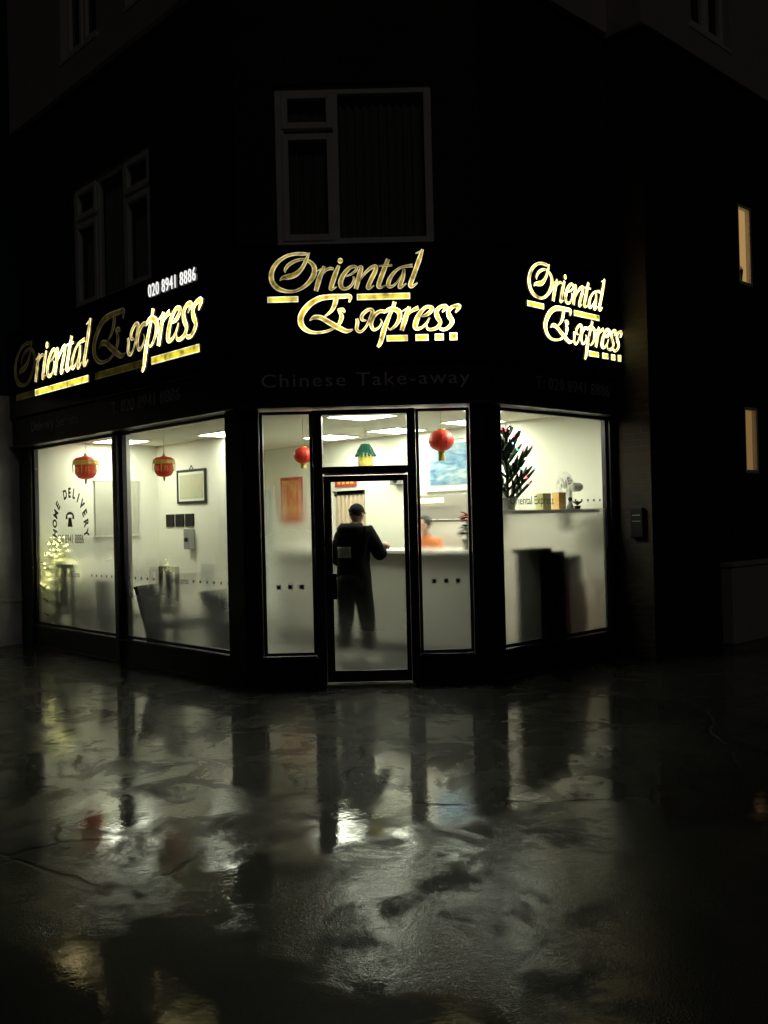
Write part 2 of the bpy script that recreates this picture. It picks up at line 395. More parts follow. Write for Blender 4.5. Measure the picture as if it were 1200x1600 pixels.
FW = FR @ T(2.25, -0.45, 0)
wall('wing_wall', FW, 0.0, 7.5, 0.0, 7.15, [LW1, LW2], 0.0, 0.25, M['brick'])
MB().box(0.0, 0.25, 0.25, 0.62, 0, 7.15).build('return_wall', M['brick'], BLD, FW)
wall('rendered_wall', FL, -5.30, 0.0, 7.2, 10.2, [(-3.66, -2.70, 7.6, 8.9), (-2.0, -0.9, 7.6, 8.9)], -0.05, 0.25, M['render'])
wall('rendered_wall', FC, -1.38, 1.01, 7.2, 10.2, [], -0.05, 0.25, M['render'])
wall('rendered_wall', FR, 0.0, 2.27, 7.2, 10.2, [(0.6, 1.6, 7.6, 8.9)], -0.05, 0.25, M['render'])
wall('rendered_wall', FW, -0.05, 7.5, 7.15, 10.2, [(1.05, 2.0, 7.5, 8.8), (3.3, 4.3, 7.5, 8.8)], -0.05, 0.25, M['render'])
MB().box(-0.05, 0.20, 0.251, 0.75, 7.15, 10.2).build('rendered_return', M['render'], BLD, FW)
# outer end wall, rear walls and roof close the block
MB().box(-5.30, -5.05, 0.02, 6.5, 0, 10.2).build('end_wall', M['brick'], BLD, FL @ T(0, 0.27, 0))
def LP(d, e): v = FL @ Vector((-d, e, 0)); return (v.x, v.y)
def RP(F, x, y): v = F @ Vector((x, y, 0)); return (v.x, v.y)
foot = [LP(5.28, 0.0), (CL.x, CL.y + .05), (CR.x, CR.y + .05), RP(FR, 2.25, 0.05), RP(FW, 0.02, 0.05), RP(FW, 7.5, 0.05), RP(FW, 7.5, 6.0), LP(5.28, 6.77)]
MB().prism(foot, 10.2, 10.35).build('roof', M['render'], BLD)
MB().prism([LP(5.04, 0.28), (CL.x + .05, CL.y + .26), (CR.x - .05, CR.y + .26), RP(FR, 2.2, 0.28), RP(FR, 2.5, 4.0), LP(5.04, 6.5)], 2.852, 2.96).build('ceiling', M['ceil'], BLD)
MB().prism([LP(5.04, 0.3), (CL.x, CL.y + .3), (CR.x, CR.y + .3), RP(FR, 2.2, 0.3), RP(FR, 2.5, 4.0), LP(5.04, 6.5)], 7.05, 7.15).build('upper_floor', M['black'], BLD)
p0, p1 = RP(FW, 7.5, 6.0), LP(5.28, 6.77)
b = MB(); b.add([(*p0, 0), (*p1, 0), (*p1, 10.2), (*p0, 10.2)], [(0, 1, 2, 3)]); b.add([(*RP(FW, 7.5, .25), 0), (*p0, 0), (*p0, 10.2), (*RP(FW, 7.5, .25), 10.2)], [(0, 1, 2, 3)])
b.build('rear_wall', M['brick'], BLD)
# first-floor windows
def casement(F, w, parts, deep=0.09, curtain=None):
    x0, x1, z0, z1 = w; b = MB(); t = 0.088
    b.box(x0, x0 + t, deep - .05, deep + .02, z0, z1); b.box(x1 - t, x1, deep - .05, deep + .02, z0, z1)
    b.box(x0 + t, x1 - t, deep - .05, deep + .02, z0, z0 + t); b.box(x0 + t, x1 - t, deep - .05, deep + .02, z1 - t, z1)
    f = b.build('upper_window', M['upvc'], BLD, F, 0.006)
    MB().box(x0 - .04, x1 + .04, deep - .14, deep - .051, z0 - .045, z0 + .005).build('sill', M['upvc'], f, F, 0.006)
    for (a, c, d, e, cas) in parts:
        if cas:
            q = MB(); s = 0.065
            q.box(a, a + s, deep - .065, deep, d, e); q.box(c - s, c, deep - .065, deep, d, e); q.box(a + s, c - s, deep - .065, deep, d, d + s); q.box(a + s, c - s, deep - .065, deep, e - s, e)
            q.build('casement', M['upvc'], f, F, 0.005); a += s; c -= s; d += s; e -= s
        MB().box(a + .001, c - .001, deep - .022, deep - .012, d + .001, e - .001).build('pane', M['darkglass'] if not curtain else M['thin'], f, F)
        if curtain:
            q = MB(); n = 40; vs = []
            for i in range(n + 1):
                x = a + (c - a) * i / n; y = deep + .06 + .018 * math.sin(i * 1.7 + a * 9)
                vs += [(x, y, d - .1), (x, y, e + .1)]
            q.add(vs, [(2 * i, 2 * i + 2, 2 * i + 3, 2 * i + 1) for i in range(n)]); q.build('net_curtain', M['net'], f, F)
    xs = sorted({p[0] for p in parts} - {min(p[0] for p in parts)})
    for x in xs:
        MB().box(x - .05, x, deep - .05, deep + .02, z0 + t, z1 - t).build('mullion', M['upvc'], f, F)
    return f
M['thin'] = glass('clear_glass', -5, -6, 0.0, 0.01)
casement(FC, UWC, [(-0.935, -0.42, 4.445, 5.52, True), (-0.935, -0.42, 5.57, 5.935, True), (-0.37, 0.515, 4.445, 5.935, False)], 0.10, True)
casement(FL, UWL, [(-3.565, -3.02, 4.445, 5.50, True), (-3.565, -3.02, 5.55, 5.935, True), (-2.97, -2.36, 4.445, 5.935, False), (-2.31, -1.735, 4.445, 5.50, True), (-2.31, -1.735, 5.55, 5.935, True)], 0.12, True)
for F, hs in ((FL, [(-3.66, -2.70, 7.6, 8.9), (-2.0, -0.9, 7.6, 8.9)]), (FR, [(0.6, 1.6, 7.6, 8.9)]), (FW, [(1.05, 2.0, 7.5, 8.8), (3.3, 4.3, 7.5, 8.8)])):
    for h in hs:
        c = (h[0] + h[1]) / 2
        casement(F, h, [(h[0] + .065, c - .025, h[2] + .065, h[3] - .065, True), (c + .025, h[1] - .065, h[2] + .065, h[3] - .065, True)], 0.08)
for w, mm in ((LW1, 'warm'), (LW2, 'warmdim')):
    b = MB(); x0, x1, z0, z1 = w; t = .045
    b.box(x0, x0 + t, .01, .07, z0, z1); b.box(x1 - t, x1, .01, .07, z0, z1); b.box(x0 + t, x1 - t, .01, .07, z0, z0 + t); b.box(x0 + t, x1 - t, .01, .07, z1 - t, z1)
    f = b.build('stair_window', M['upvc'], BLD, FW)
    MB().box(x0 + t, x1 - t, .025, .031, z0 + t, z1 - t).build('pane', M['thin'], f, FW)
    MB().box(x0 + .002, x1 - .002, .072, .078, z0 + .002, z1 - .002).build('lit_blind', M[mm], f, FW)
    if mm == 'warm':
        b = MB(); random.seed(3); b.lathe([(.010, .05), (.014, .09), (.012, .09)], 10, 0, (x0 + .16, .052, z0))
        for k in range(16):
            a = random.uniform(0, 6.28); b.tube([(x0 + .16, .052, z0 + .08), (x0 + .16 + .05 * math.cos(a), .052 + .01 * math.sin(a), z0 + .16 + .1 * random.random())], [.012, .003], 4)
        b.build('plant_silhouette', M['leaf'], f, FW)

# shopfront: stall risers, piers, fascia
RIS = 0.27
MB().box(-5.05, -0.20, 0.03, 0.20, 0, RIS).build('stall_riser', M['black'], BLD, FL, .006)
MB().box(0.20, 2.25, 0.03, 0.20, 0, RIS).build('stall_riser', M['black'], BLD, FR, .006)
MB().box(-1.235, -0.697, 0.03, 0.20, 0, RIS).build('stall_riser', M['black'], BLD, FC, .006)
MB().box(0.332, 0.88, 0.03, 0.20, 0, RIS).build('stall_riser', M['black'], BLD, FC, .006)
def pier(pts):
    b = MB(); b.prism(pts, 0, 2.76); return b.build('pier', M['black'], BLD, None, .008)
pier([LP(0.29, 0.0), (CL.x, CL.y), (-1.23, 8.9), (-1.23, 9.14), LP(0.29, 0.25)])
pier([(0.875, 8.9), (CR.x, CR.y), RP(FR, 0.235, 0), RP(FR, 0.235, 0.25), (0.875, 9.14)])
MB().box(-5.28, -4.97, 0.0, 0.11, 0, 2.76).build('pier', M['black'], BLD, FL, .008)
MB().box(2.14, 2.249, 0.0, 0.11, 0, 2.76).build('pier', M['black'], BLD, FR, .008)
# mitred fascia boards following the three fronts
def band(name, y_out, y_in, z0, z1, m, dl=5.38, dr=2.24):
    def corner(F1, F2, y):    # intersection of the two offset front lines
        a = F1 @ Vector((0, y, 0)); u = F1.to_3x3() @ Vector((1, 0, 0)); c = F2 @ Vector((0, y, 0)); w = F2.to_3x3() @ Vector((1, 0, 0))
        den = u.x * w.y - u.y * w.x; s = ((c.x - a.x) * w.y - (c.y - a.y) * w.x) / den
        return (a.x + u.x * s, a.y + u.y * s)
    o = [RP(FL, -dl, y_out), corner(FL, FC, y_out), corner(FC, FR, y_out), RP(FR, dr, y_out)]
    i = [RP(FL, -dl, y_in), corner(FL, FC, y_in), corner(FC, FR, y_in), RP(FR, dr, y_in)]
    for k in range(3):
        MB().prism([o[k], o[k + 1], i[k + 1], i[k]], z0, z1).build(name, m, BLD, None, .005)
band('sign_board', -0.12, -0.002, 3.17, 4.36, M['board'])
band('fascia', -0.09, -0.002, 2.78, 3.155, M['black'])
band('fascia_trim', -0.13, -0.002, 2.757, 2.779, M['alu'])
MB().box(-5.0, -.0, -0.002, 0.25, 2.76, 2.90).build('lintel', M['black'], BLD, FL)
MB().box(-1.4, 1.03, 0.001, 0.25, 2.76, 2.90).build('lintel', M['black'], BLD, FC)
MB().box(0.0, 2.25, -0.002, 0.25, 2.76, 2.90).build('lintel', M['black'], BLD, FR)
# shop windows
GL = glass('misted_glass_seating_side', 1.35, 0.45, 0.02, 0.40)
GL2 = glass('misted_glass_far_pane', 1.75, 0.75, 0.02, 0.50)
GS = glass('misted_glass_sidelight', 2.15, 1.1, 0.02, 0.42)
GSR = glass('misted_glass_sidelight_b', 1.85, 1.0, 0.02, 0.40)
GD = glass('misted_glass_door', 1.15, 0.15, 0.02, 0.44)
GR_ = glass('film_covered_glass', -5, -6, 0.0, 0.42, film=1.705)
def shop_window(F, x0, x1, z0, z1, gm, t=0.035):
    b = MB(); y0, y1 = 0.04, 0.10
    b.box(x0, x0 + t, y0, y1, z0, z1); b.box(x1 - t, x1, y0, y1, z0, z1); b.box(x0 + t, x1 - t, y0, y1, z0, z0 + t); b.box(x0 + t, x1 - t, y0, y1, z1 - t, z1)
    f = b.build('shop_window', M['alu'], BLD, F, .004)
    MB().box(x0 + t, x1 - t, 0.066, 0.072, z0 + t, z1 - t).build('pane', gm, f, F)
    MB().box(x0, x1, -0.01, 0.035, z0 - .028, z0 - .002).build('sill', M['alu'], f, F, .004)
    return f
W_L1 = shop_window(FL, -2.505, -0.285, 0.30, 2.755, GL)
W_L2 = shop_window(FL, -4.965, -2.615, 0.30, 2.755, GL2)
MB().box(-2.61, -2.51, -0.02, 0.16, 0.0, 2.755).build('mullion', M['black'], BLD, FL, .006)
MB().box(-2.505, -2.485, 0.105, 0.155, 0.30, 2.755).build('mullion_lining', M['alu2'], BLD, FL)
W_R = shop_window(FR, 0.24, 2.135, 0.30, 2.755, GR_)
W_CL = shop_window(FC, -1.225, -0.70, 0.30, 2.74, GS, 0.03)
W_CR = shop_window(FC, 0.335, 0.87, 0.30, 2.74, GSR, 0.03)
# doorway: jambs, transom light, door leaf
b = MB(); b.box(-0.695, -0.60, -0.02, 0.14, 0, 2.74); b.box(0.245, 0.33, -0.02, 0.14, 0, 2.74); b.box(-0.60, 0.245, -0.02, 0.14, 2.105, 2.175); b.box(-0.60, 0.245, -0.02, 0.14, 2.69, 2.74)
DF = b.build('door_frame', M['alu'], BLD, FC, .005)
MB().box(-0.599, 0.244, 0.05, 0.056, 2.176, 2.689).build('transom_pane', M['thin'], DF, FC)
MB().box(-0.58, 0.225, -0.024, -0.006, 2.088, 2.104).build('weather_bar', M['alu2'], DF, FC)
MB().box(-0.62, 0.27, -0.05, 0.12, 0.0, 0.018).build('threshold', M['alu2'], DF, FC)
b = MB(); x0, x1, z0, z1 = -0.597, 0.242, 0.03, 2.085
b.box(x0, x0 + .075, .02, .07, z0, z1); b.box(x1 - .045, x1, .02, .07, z0, z1); b.box(x0 + .075, x1 - .045, .02, .07, z0, z0 + .115); b.box(x0 + .075, x1 - .045, .02, .07, z1 - .06, z1)
DOOR = b.build('entrance_door', M['alu'], BLD, FC, .005)
MB().box(x0 + .075, x1 - .045, .042, .048, z0 + .115, z1 - .06).build('door_pane', GD, DOOR, FC)
b = MB(); b.box(-0.575, -0.48, -0.045, 0.015, 0.86, 1.115); b.tube([(-.49, -.05, .9), (-.49, -.085, .93), (-.49, -.085, 1.05), (-.49, -.05, 1.08)], .011, 8)
b.build('door_handle', M['blacks'], DOOR, FC, .006)
MB().box(-0.56, -0.545, -.004, .018, .2, 1.95).build('edge_strip', M['alu'], DOOR, FC)

# print on the glass
def dots(F, win, xs, z, s, m, white=False):
    for x in xs:
        if white: MB().box(x - s * 1.9, x + s * 1.9, .0640, .0645, z - s * 1.9, z + s * 1.9).build('dot_backing', M['white'], win, F)
        MB().box(x - s, x + s, .0625, .0635, z - s, z + s).build('dot', m, win, F)
dots(FC, W_CL, [-1.07, -.955, -.84], 0.985, .012, M['decal'], True)
dots(FC, W_CR, [.485, .605, .725], 1.01, .012, M['decal'], True)
dots(FL, W_L1, [-2.40 + .14 * k for k in range(6)], 1.02, .014, M['decalg'])
dots(FL, W_L1, [-1.02 + .13 * k for k in range(6)], 1.02, .014, M['decalg'])
dots(FL, W_L2, [-3.35 + .13 * k for k in range(5)], 1.02, .014, M['decalg'])
dots(FR, W_R, [1.42 + .115 * k for k in range(6)], 1.80, .013, M['decalg'])
text('lettering', 'Oriental Express', .105, M['decalg'], W_L1, on(FL, -1.34, .0630, 1.02), .0005, 1.0, .62)
text('lettering', 'Oriental Express', .105, M['decalg'], W_L2, on(FL, -3.9, .0630, 1.02), .0005, 1.0, .62)
text('lettering', 'Oriental Express', .13, M['decalg'], W_R, on(FR, .78, .0630, 1.80), .0005, 1.0, .82)
# HOME DELIVERY arch on the far pane
word = 'HOME DELIVERY'
for i, ch in enumerate(word):
    if ch == ' ': continue
    a = R(188 - (188 + 8) * i / (len(word) - 1)); cx, cz, rx, rz = -3.92, 1.62, 0.45, 0.46
    me = text_mesh(ch, .150, .0005, bold=.006); me.materials.clear(); me.materials.append(M['decal'])
    tilt = math.atan2(rx * math.cos(a), rz * math.sin(a) + 1e-6) if abs(math.sin(a)) > .15 else (R(-78) if math.cos(a) < 0 else R(78))
    tilt = max(min(tilt, R(75)), R(-75))
    link('letter', me, W_L2, FL @ Matrix.Translation((cx + rx * math.cos(a), .0630, cz + rz * math.sin(a))) @ Matrix.Rotation(tilt, 4, 'Y') @ Matrix.Diagonal((.95, 1, 1.15, 1)))
text('number_print', '020 8941 8886', .165, M['decal'], W_L2, on(FL, -3.92, .0630, 1.475), .0005, 1.05, .72)
b = MB(); arc = [(.115 * math.cos(R(a)), 0, .055 * math.sin(R(a))) for a in range(0, 181, 15)]
b.tube([(x - 3.92, .0632, z + 1.80) for x, _, z in arc], .0004, 4)
for i in range(len(arc) - 1):
    x, _, z = arc[i]; x2, _, z2 = arc[i + 1]
    b.add([(x - 3.92, .0630, z + 1.78), (x2 - 3.92, .0630, z2 + 1.78), (x2 * .75 - 3.92, .0630, z2 * .5 + 1.775), (x * .75 - 3.92, .0630, z * .5 + 1.775)], [(0, 1, 2, 3)])
for s in (-1, 1): b.add([(-3.92 + s * .12, .0630, 1.785), (-3.92 + s * .07, .0630, 1.785), (-3.92 + s * .07, .0630, 1.74), (-3.92 + s * .12, .0630, 1.74)], [(0, 1, 2, 3)])
b.add([(-3.99, .0630, 1.64), (-3.85, .0630, 1.64), (-3.88, .0630, 1.76), (-3.96, .0630, 1.76)], [(0, 1, 2, 3)])
b.build('telephone_symbol', M['decal'], W_L2, FL)

# ------------------------------------------------------------------ interior shell
IW = M['wall']
MB().prism([LP(5.05, 0.0), (CL.x, CL.y + .03), (CR.x, CR.y + .03), RP(FR, 2.25, 0.05), RP(FR, 2.5, 3.0), LP(5.05, 6.0)], 0.004, 0.02).build('shop_floor', M['floor'])
tag(bpy.data.objects['shop_floor'], kind='structure')
wall('inner_wall', FL, -6.2, 1.80, 0.02, 2.851, [(-3.19, -2.45, -1, 2.09)], 4.0, 4.1, IW)          # back wall
MB().box(-5.05, -3.0, 2.0, 2.1, 0.02, 2.851).build('inner_wall', IW, BLD, FL)                     # seating corner wall
b = MB(); b.box(-5.05, -4.99, 0.115, .26, 0.02, 2.755); b.box(-5.05, -4.99, 0.26, 2.0, 0.02, 2.851); b.build('inner_wall', IW, BLD, FL)                   # far end wall
MB().box(-5.05, -4.99, 2.1, 4.0, 0.02, 2.851).build('inner_wall', IW, BLD, FL)
pA, pB = RP(FR, 2.14, 0.115), RP(FL, 1.80, 4.0)
b = MB(); b.prism([pA, RP(FR, 2.20, .115), (pB[0] + .05, pB[1] + .05), pB], .02, 2.851); b.build('inner_wall', IW, BLD)
# kitchen beyond the curtain
MB().box(-4.2, -1.6, 5.6, 5.7, 0.02, 2.851).build('inner_wall', IW, BLD, FL)
# ---------------------------------------------------------------- ceiling lights
lights = [(-.23, 10.42, 'square lit ceiling panel just inside the entrance door'), (-3.75, 12.85, 'square lit ceiling panel above the lantern hanging at the far window'),
          (-2.1, 12.2, 'square lit ceiling panel between the wall picture and the left brick pier'), (-.74, 13.0, 'square lit ceiling panel over the curtained kitchen doorway'),
          (.2, 12.25, 'square lit ceiling panel over the service counter'), (1.16, 11.35, 'square lit ceiling panel beside the blue painting'), (1.22, 9.98, 'unseen lit panel added behind the right brick pier to brighten the counter end')]  # last panel is added out of view to brighten the right window side
for x, y, lab in lights:
    t = thing('ceiling_light', lab, 'ceiling light', T(x, y, 2.852, R(-45.3)), 'ceiling panels of the shop')
    b = MB()
    for a in ((-.31, .31, -.31, -.29), (-.31, .31, .29, .31), (-.31, -.29, -.29, .29), (.29, .31, -.29, .29)): b.box(*a, -.014, -.001)
    f = b.build('frame', M['white'], t, t.matrix_basis)
    MB().box(-.289, .289, -.289, .289, -.010, -.002).build('diffuser', M['panel'], t, t.matrix_basis)

# ---------------------------------------------------------------- illuminated signs
Z1, Z2, Z3, Z4 = (410, 385), (530, 385), (460, 455), (590, 455); ZS = 1200 / 130.0
def px2m(o, x, y):
    X, Y = o[0] + x / ZS, o[1] + y / ZS; dx, dy = X - 600, 800 - Y
    return ((dx + ROLL * dy) / 157.3, 1.65 + (dy - ROLL * dx + 10) / 157.3)
GLY = [
 ('O', Z1, [[(685,160,20),(600,160,50),(480,162,45),(350,200,48),(225,295,60),(155,430,70),(165,560,72),(250,655,70),(390,695,45),(520,680,42),(650,600,55),(745,480,75),(765,370,70),(715,285,55),(610,238,35),(500,258,45),(400,315,50),(350,380,40),(348,430,8)],
            [(692,140,14),(650,240,50),(590,360,55),(500,450,75),(400,485,80),(310,505,50),(272,545,6)]]),
 ('r', Z1, [[(905,335,40),(840,490,75),(785,690,62)],[(800,405,14),(890,365,30)],[(850,490,14),(920,400,35),(990,368,44),(1040,380,30)]]),
 ('i', Z1, [[(1112,325,40),(1060,450,70),(1000,640,66),(1015,660,40),(1080,630,12)]]),
 ('.', Z1, [[(1095,258,20),(1112,258,66),(1132,258,80),(1152,258,66),(1168,258,20)]]),
 ('e', Z2, [[(110,480,16),(200,435,32),(258,375,40),(225,338,44),(150,365,55),(70,460,66),(28,560,70),(45,640,60),(110,655,42),(180,610,38),(222,530,38),(205,478,14)]]),
 ('n', Z2, [[(270,350,16),(325,345,45),(300,450,70),(245,660,62)],[(290,560,14),(370,440,35),(460,360,50),(530,338,52),(520,410,62),(460,530,66),(418,635,60),(445,645,40),(505,610,12)]]),
 ('t', Z2, [[(705,235,56),(640,400,70),(575,580,66),(575,635,50),(640,625,28),(690,590,10)],[(570,332,22),(665,330,28),(762,322,30)]]),
 ('a', Z2, [[(1052,325,52),(950,338,40),(870,362,35),(780,435,46),(715,545,62),(715,620,58),(775,615,34),(850,540,24),(910,440,16)],[(930,375,40),(915,490,60),(870,620,60),(890,630,44),(965,580,12)]]),
 ('l', Z2, [[(1195,95,36),(1150,230,66),(1080,430,66),(1022,595,66),(1050,622,44),(1122,570,16)],[(1095,152,16),(1170,128,30)]]),
 ('E', Z3, [[(795,205,24),(812,120,56),(700,118,65),(500,128,76),(350,160,80),(210,255,86),(115,395,86),(118,520,80),(200,605,60),(320,635,40),(480,615,36),(590,565,34)],
            [(612,140,70),(590,240,66),(540,330,46),(450,405,20)],[(235,465,8),(300,418,60),(400,425,70),(520,495,76),(640,562,76),(760,615,60),(850,590,18)],
            [(735,352,20),(705,310,56),(630,312,30)],[(650,330,30),(690,400,60),(672,480,56),(640,530,36)]]),
 ('x', Z3, [[(905,435,40),(915,490,50),(905,590,50),(960,622,40),(1030,560,30),(1090,450,46),(1130,330,56),(1070,310,46),(985,380,52),(980,450,45),(1045,462,16)],
            [(1310,340,50),(1240,332,50),(1160,385,56),(1110,500,56),(1140,590,46),(1210,570,30),(1262,490,24),(1240,440,10)]]),
 ('p', Z4, [[(245,195,54),(218,285,50),(170,390,52),(100,570,72),(45,770,62),(0,840,36)],[(100,340,40),(200,296,62),(300,335,76),(312,430,62),(260,530,46),(180,592,22),(150,560,10)]]),
 ('r', Z4, [[(452,265,45),(400,420,72),(345,605,60)],[(345,335,12),(440,285,30)],[(415,400,14),(490,325,46),(585,282,62)]]),
 ('e', Z4, [[(620,405,16),(710,372,55),(782,290,52),(700,268,46),(610,350,62),(550,470,76),(540,565,66),(610,572,40),(690,510,36),(742,420,20)]]),
 ('s', Z4, [[(920,345,16),(978,268,62),(900,265,50),(840,330,60),(852,410,70),(892,490,56),(850,560,50),(770,590,45),(712,580,36),(700,525,12)]]),
 ('s', Z4, [[(1110,350,20),(1160,260,66),(1070,268,52),(1010,330,56),(1022,400,70),(1062,480,60),(1010,560,50),(940,590,45),(888,570,40),(878,515,12)]]),
]
BARS = [(Z1,95,535,815,85),(Z2,260,1018,775,90),(Z4,130,430,717,88),(Z4,542,725,706,92),(Z4,815,942,698,95),(Z4,1025,1135,690,108)]
def signmats(level, bar=False):
    k = 'sg%.2f%s' % (level, 'b' if bar else '')
    if k not in MATS:
        out = []
        for nm, c, s in (('face', (0.95, 0.78, 0.05) if bar else (0.86, 0.57, 0.035), 0.95 if bar else 0.85), ('rim', (1.0, 0.93, 0.62), 1.3)):
            m, nt, o = newmat('sign_%s_%s' % (nm, k)); L = nt.links.new
            tc = N(nt, 'ShaderNodeTexCoord'); no = N(nt, 'ShaderNodeTexNoise', Scale=9.0, Detail=3.0); L(tc.outputs['Object'], no.inputs['Vector'])
            mr = N(nt, 'ShaderNodeMapRange'); mr.inputs['From Min'].default_value = .3; mr.inputs['From Max'].default_value = .7
            mr.inputs['To Min'].default_value = .22 * s * level; mr.inputs['To Max'].default_value = 1.9 * s * level; L(no.outputs['Fac'], mr.inputs['Value'])
            p = N(nt, 'ShaderNodeBsdfPrincipled', Roughness=0.3, Metallic=0.4); p.inputs['Base Color'].default_value = (c[0] * .35, c[1] * .35, c[2] * .35, 1)
            p.inputs['Emission Color'].default_value = (*c, 1); L(mr.outputs[0], p.inputs['Emission Strength']); L(p.outputs[0], o.inputs[0]); out.append(m)
        out.append(mat('sign_letter_side', (.06, .045, .015), .4)); MATS[k] = out
    return MATS[k]
def smooth_path(pts, n=5):
    P = [pts[0]] + pts + [pts[-1]]; out = []
    for i in range(1, len(P) - 2):
        for k in range(n):
            t = k / n
            out.append(tuple(.5 * (2 * b + (c - a) * t + (2 * a - 5 * b + 4 * c - d) * t * t + (3 * b - a - 3 * c + d) * t ** 3) for a, b, c, d in zip(P[i-1], P[i], P[i+1], P[i+2])))
    out.append(tuple(map(float, pts[-1]))); return out
def letter_mesh(org, strokes, xf, rimw=.010, depth=.014):
    b = MB()
    for si, st in enumerate(strokes):
        pts = [(*px2m(org, x, y), w / ZS / 157.3) for x, y, w in smooth_path(st)]
        pts = [(*xf(x, z), w * xf.s) for x, z, w in pts]; n = len(pts); rows = []
        yo = -depth - .0015 * si
        for i, (x, z, w) in enumerate(pts):
            a, c = pts[max(i - 1, 0)], pts[min(i + 1, n - 1)]
            dx, dz = c[0] - a[0], c[1] - a[1]; l = math.hypot(dx, dz) or 1; nx, nz = -dz / l, dx / l
            h = max(w / 2, .004); r = min(rimw * xf.s, h * .42)
            rows.append([(x + nx * h, 0, z + nz * h), (x + nx * h, yo, z + nz * h), (x + nx * (h - r), yo - .002, z + nz * (h - r)),
                         (x - nx * (h - r), yo - .002, z - nz * (h - r)), (x - nx * h, yo, z - nz * h), (x - nx * h, 0, z - nz * h)])
        o = len(b.v); b.v += [p for r_ in rows for p in r_]
        for i in range(n - 1):
            for k in range(5):
                b.f.append([o + i * 6 + k, o + i * 6 + k + 1, o + (i + 1) * 6 + k + 1, o + (i + 1) * 6 + k]); b.m.append(0 if k == 2 else (1 if k in (1, 3) else 2))
        b.f.append([o + k for k in range(6)]); b.m.append(2); b.f.append([o + (n - 1) * 6 + 5 - k for k in range(6)]); b.m.append(2)
    return b
class XF:
    def __init__(s, f, sc): s.f = f; s.s = sc
    def __call__(s, x, z): return s.f(x, z)
# centre sign
S = thing('shop_sign', 'lit gold two-line Oriental Express sign above the entrance door', 'sign', FC @ T(-.19, -.12, 3.17), 'lit script signs')
lv = {0:.42,1:.40,2:.40,3:.5,4:.40,5:.40,6:.40,7:.42,8:.62,9:1.3,10:1.2,11:1.6,12:1.7,13:1.8,14:2.2,15:3.0}
for i, (ch, org, st) in enumerate(GLY):
    letter_mesh(org, st, XF(lambda x, z: (x, z), 1.0)).build('letter', signmats(lv[i]), S, FC @ T(0, -.1215, 0))
def bar_mesh(x0, x1, z0, z1, dpt=.014, r=.010):
    b = MB(); b.add([(x0, -dpt, z0), (x1, -dpt, z0), (x1, -dpt, z1), (x0, -dpt, z1), (x0 + r, -dpt - .002, z0 + r), (x1 - r, -dpt - .002, z0 + r), (x1 - r, -dpt - .002, z1 - r), (x0 + r, -dpt - .002, z1 - r),
                     (x0, 0, z0), (x1, 0, z0), (x1, 0, z1), (x0, 0, z1)],
                    [(0, 1, 5, 4), (1, 2, 6, 5), (2, 3, 7, 6), (3, 0, 4, 7), ], 1)
    b.add([b.v[-12 + k] for k in range(12)], [(8, 9, 1, 0), (9, 10, 2, 1), (10, 11, 3, 2), (11, 8, 0, 3)], 2)
    b.f.append([4, 5, 6, 7]); b.m.append(0); return b
for i, (o, xa, xb, y, h) in enumerate(BARS):
    x0, zc = px2m(o, xa, y); x1, _ = px2m(o, xb, y); hh = h / ZS / 157.3 / 2
    bar_mesh(x0, x1, zc - hh, zc + hh).build('underline_bar', signmats((.75, .95, 1.0, 1.4, 1.8, 3.0)[i], True), S, FC @ T(0, -.1215, 0))
letters('fascia_letter', 'Chinese Take-away', .185, M['greyletter'], S, on(FC, -.155, -.094, 3.02), .006, 1.14, 1.24)
# right sign: same layout, slightly narrower
S = thing('shop_sign', 'lit gold two-line Oriental Express sign over the Christmas tree window', 'sign', FR @ T(1.33, -.12, 3.17), 'lit script signs')
xr = XF(lambda x, z: ((x + .20) * .90 + 1.335, z + .005), .95)
for i, (ch, org, st) in enumerate(GLY):
    letter_mesh(org, st, xr).build('letter', signmats(2.0 if i < 4 else (2.4 if i < 9 else 2.8)), S, FR @ T(0, -.1215, 0))
for i, (o, xa, xb, y, h) in enumerate(BARS):
    x0, zc = px2m(o, xa, y); x1, _ = px2m(o, xb, y); hh = h / ZS / 157.3 / 2
    a, _ = xr(x0, zc); c, _ = xr(x1, zc)
    bar_mesh(a, c, zc - hh, zc + hh).build('underline_bar', signmats(1.5, True), S, FR @ T(0, -.1215, 0))
letters('fascia_letter', 'T: 020 8941 8886', .185, M['dullletter'], S, on(FR, 1.35, -.094, 3.02), .006, 1.1, .9)
# left sign: one line, half as large again
S = thing('shop_sign', 'lit gold one-line Oriental Express sign with white phone number above', 'sign', FL @ T(-2.75, -.12, 3.17), 'lit script signs')
xo, zo = px2m(Z2, 1120, 640); xe, ze = px2m(Z4, 1100, 590)
fo = XF(lambda x, z: ((x - xo) * 1.50 - 2.93, (z - zo) * 1.5 + 3.60), 1.5)
fe = XF(lambda x, z: ((x - xe) * 1.49 - 0.52, (z - ze) * 1.5 + 3.58), 1.5)
lv = [.012, .7, 1.2, 2.4, 1.7, 3.0, 3.4, 1.6, 1.2, .03, .6, 2.2, 3.0, 1.8, 1.8, 2.0]
for i, (ch, org, st) in enumerate(GLY):
    letter_mesh(org, st, fo if i < 9 else fe).build('letter', signmats(lv[i]), S, FL @ T(0, -.1215, 0))
for x0, x1, l in ((-5.05, -4.50, .01), (-4.45, -2.93, 1.1), (-2.75, -1.62, .02), (-1.45, -.50, .75)):
    bar_mesh(x0, x1, 3.40, 3.485).build('underline_bar', signmats(l, True), S, FL @ T(0, -.1215, 0))
letters('phone_digit', '020 8941 8886', .20, emat('white_lit_digit', (1, .98, .95), 1.0), S, on(FL, -1.02, -.13, 4.21), .004, 1.12, .70)
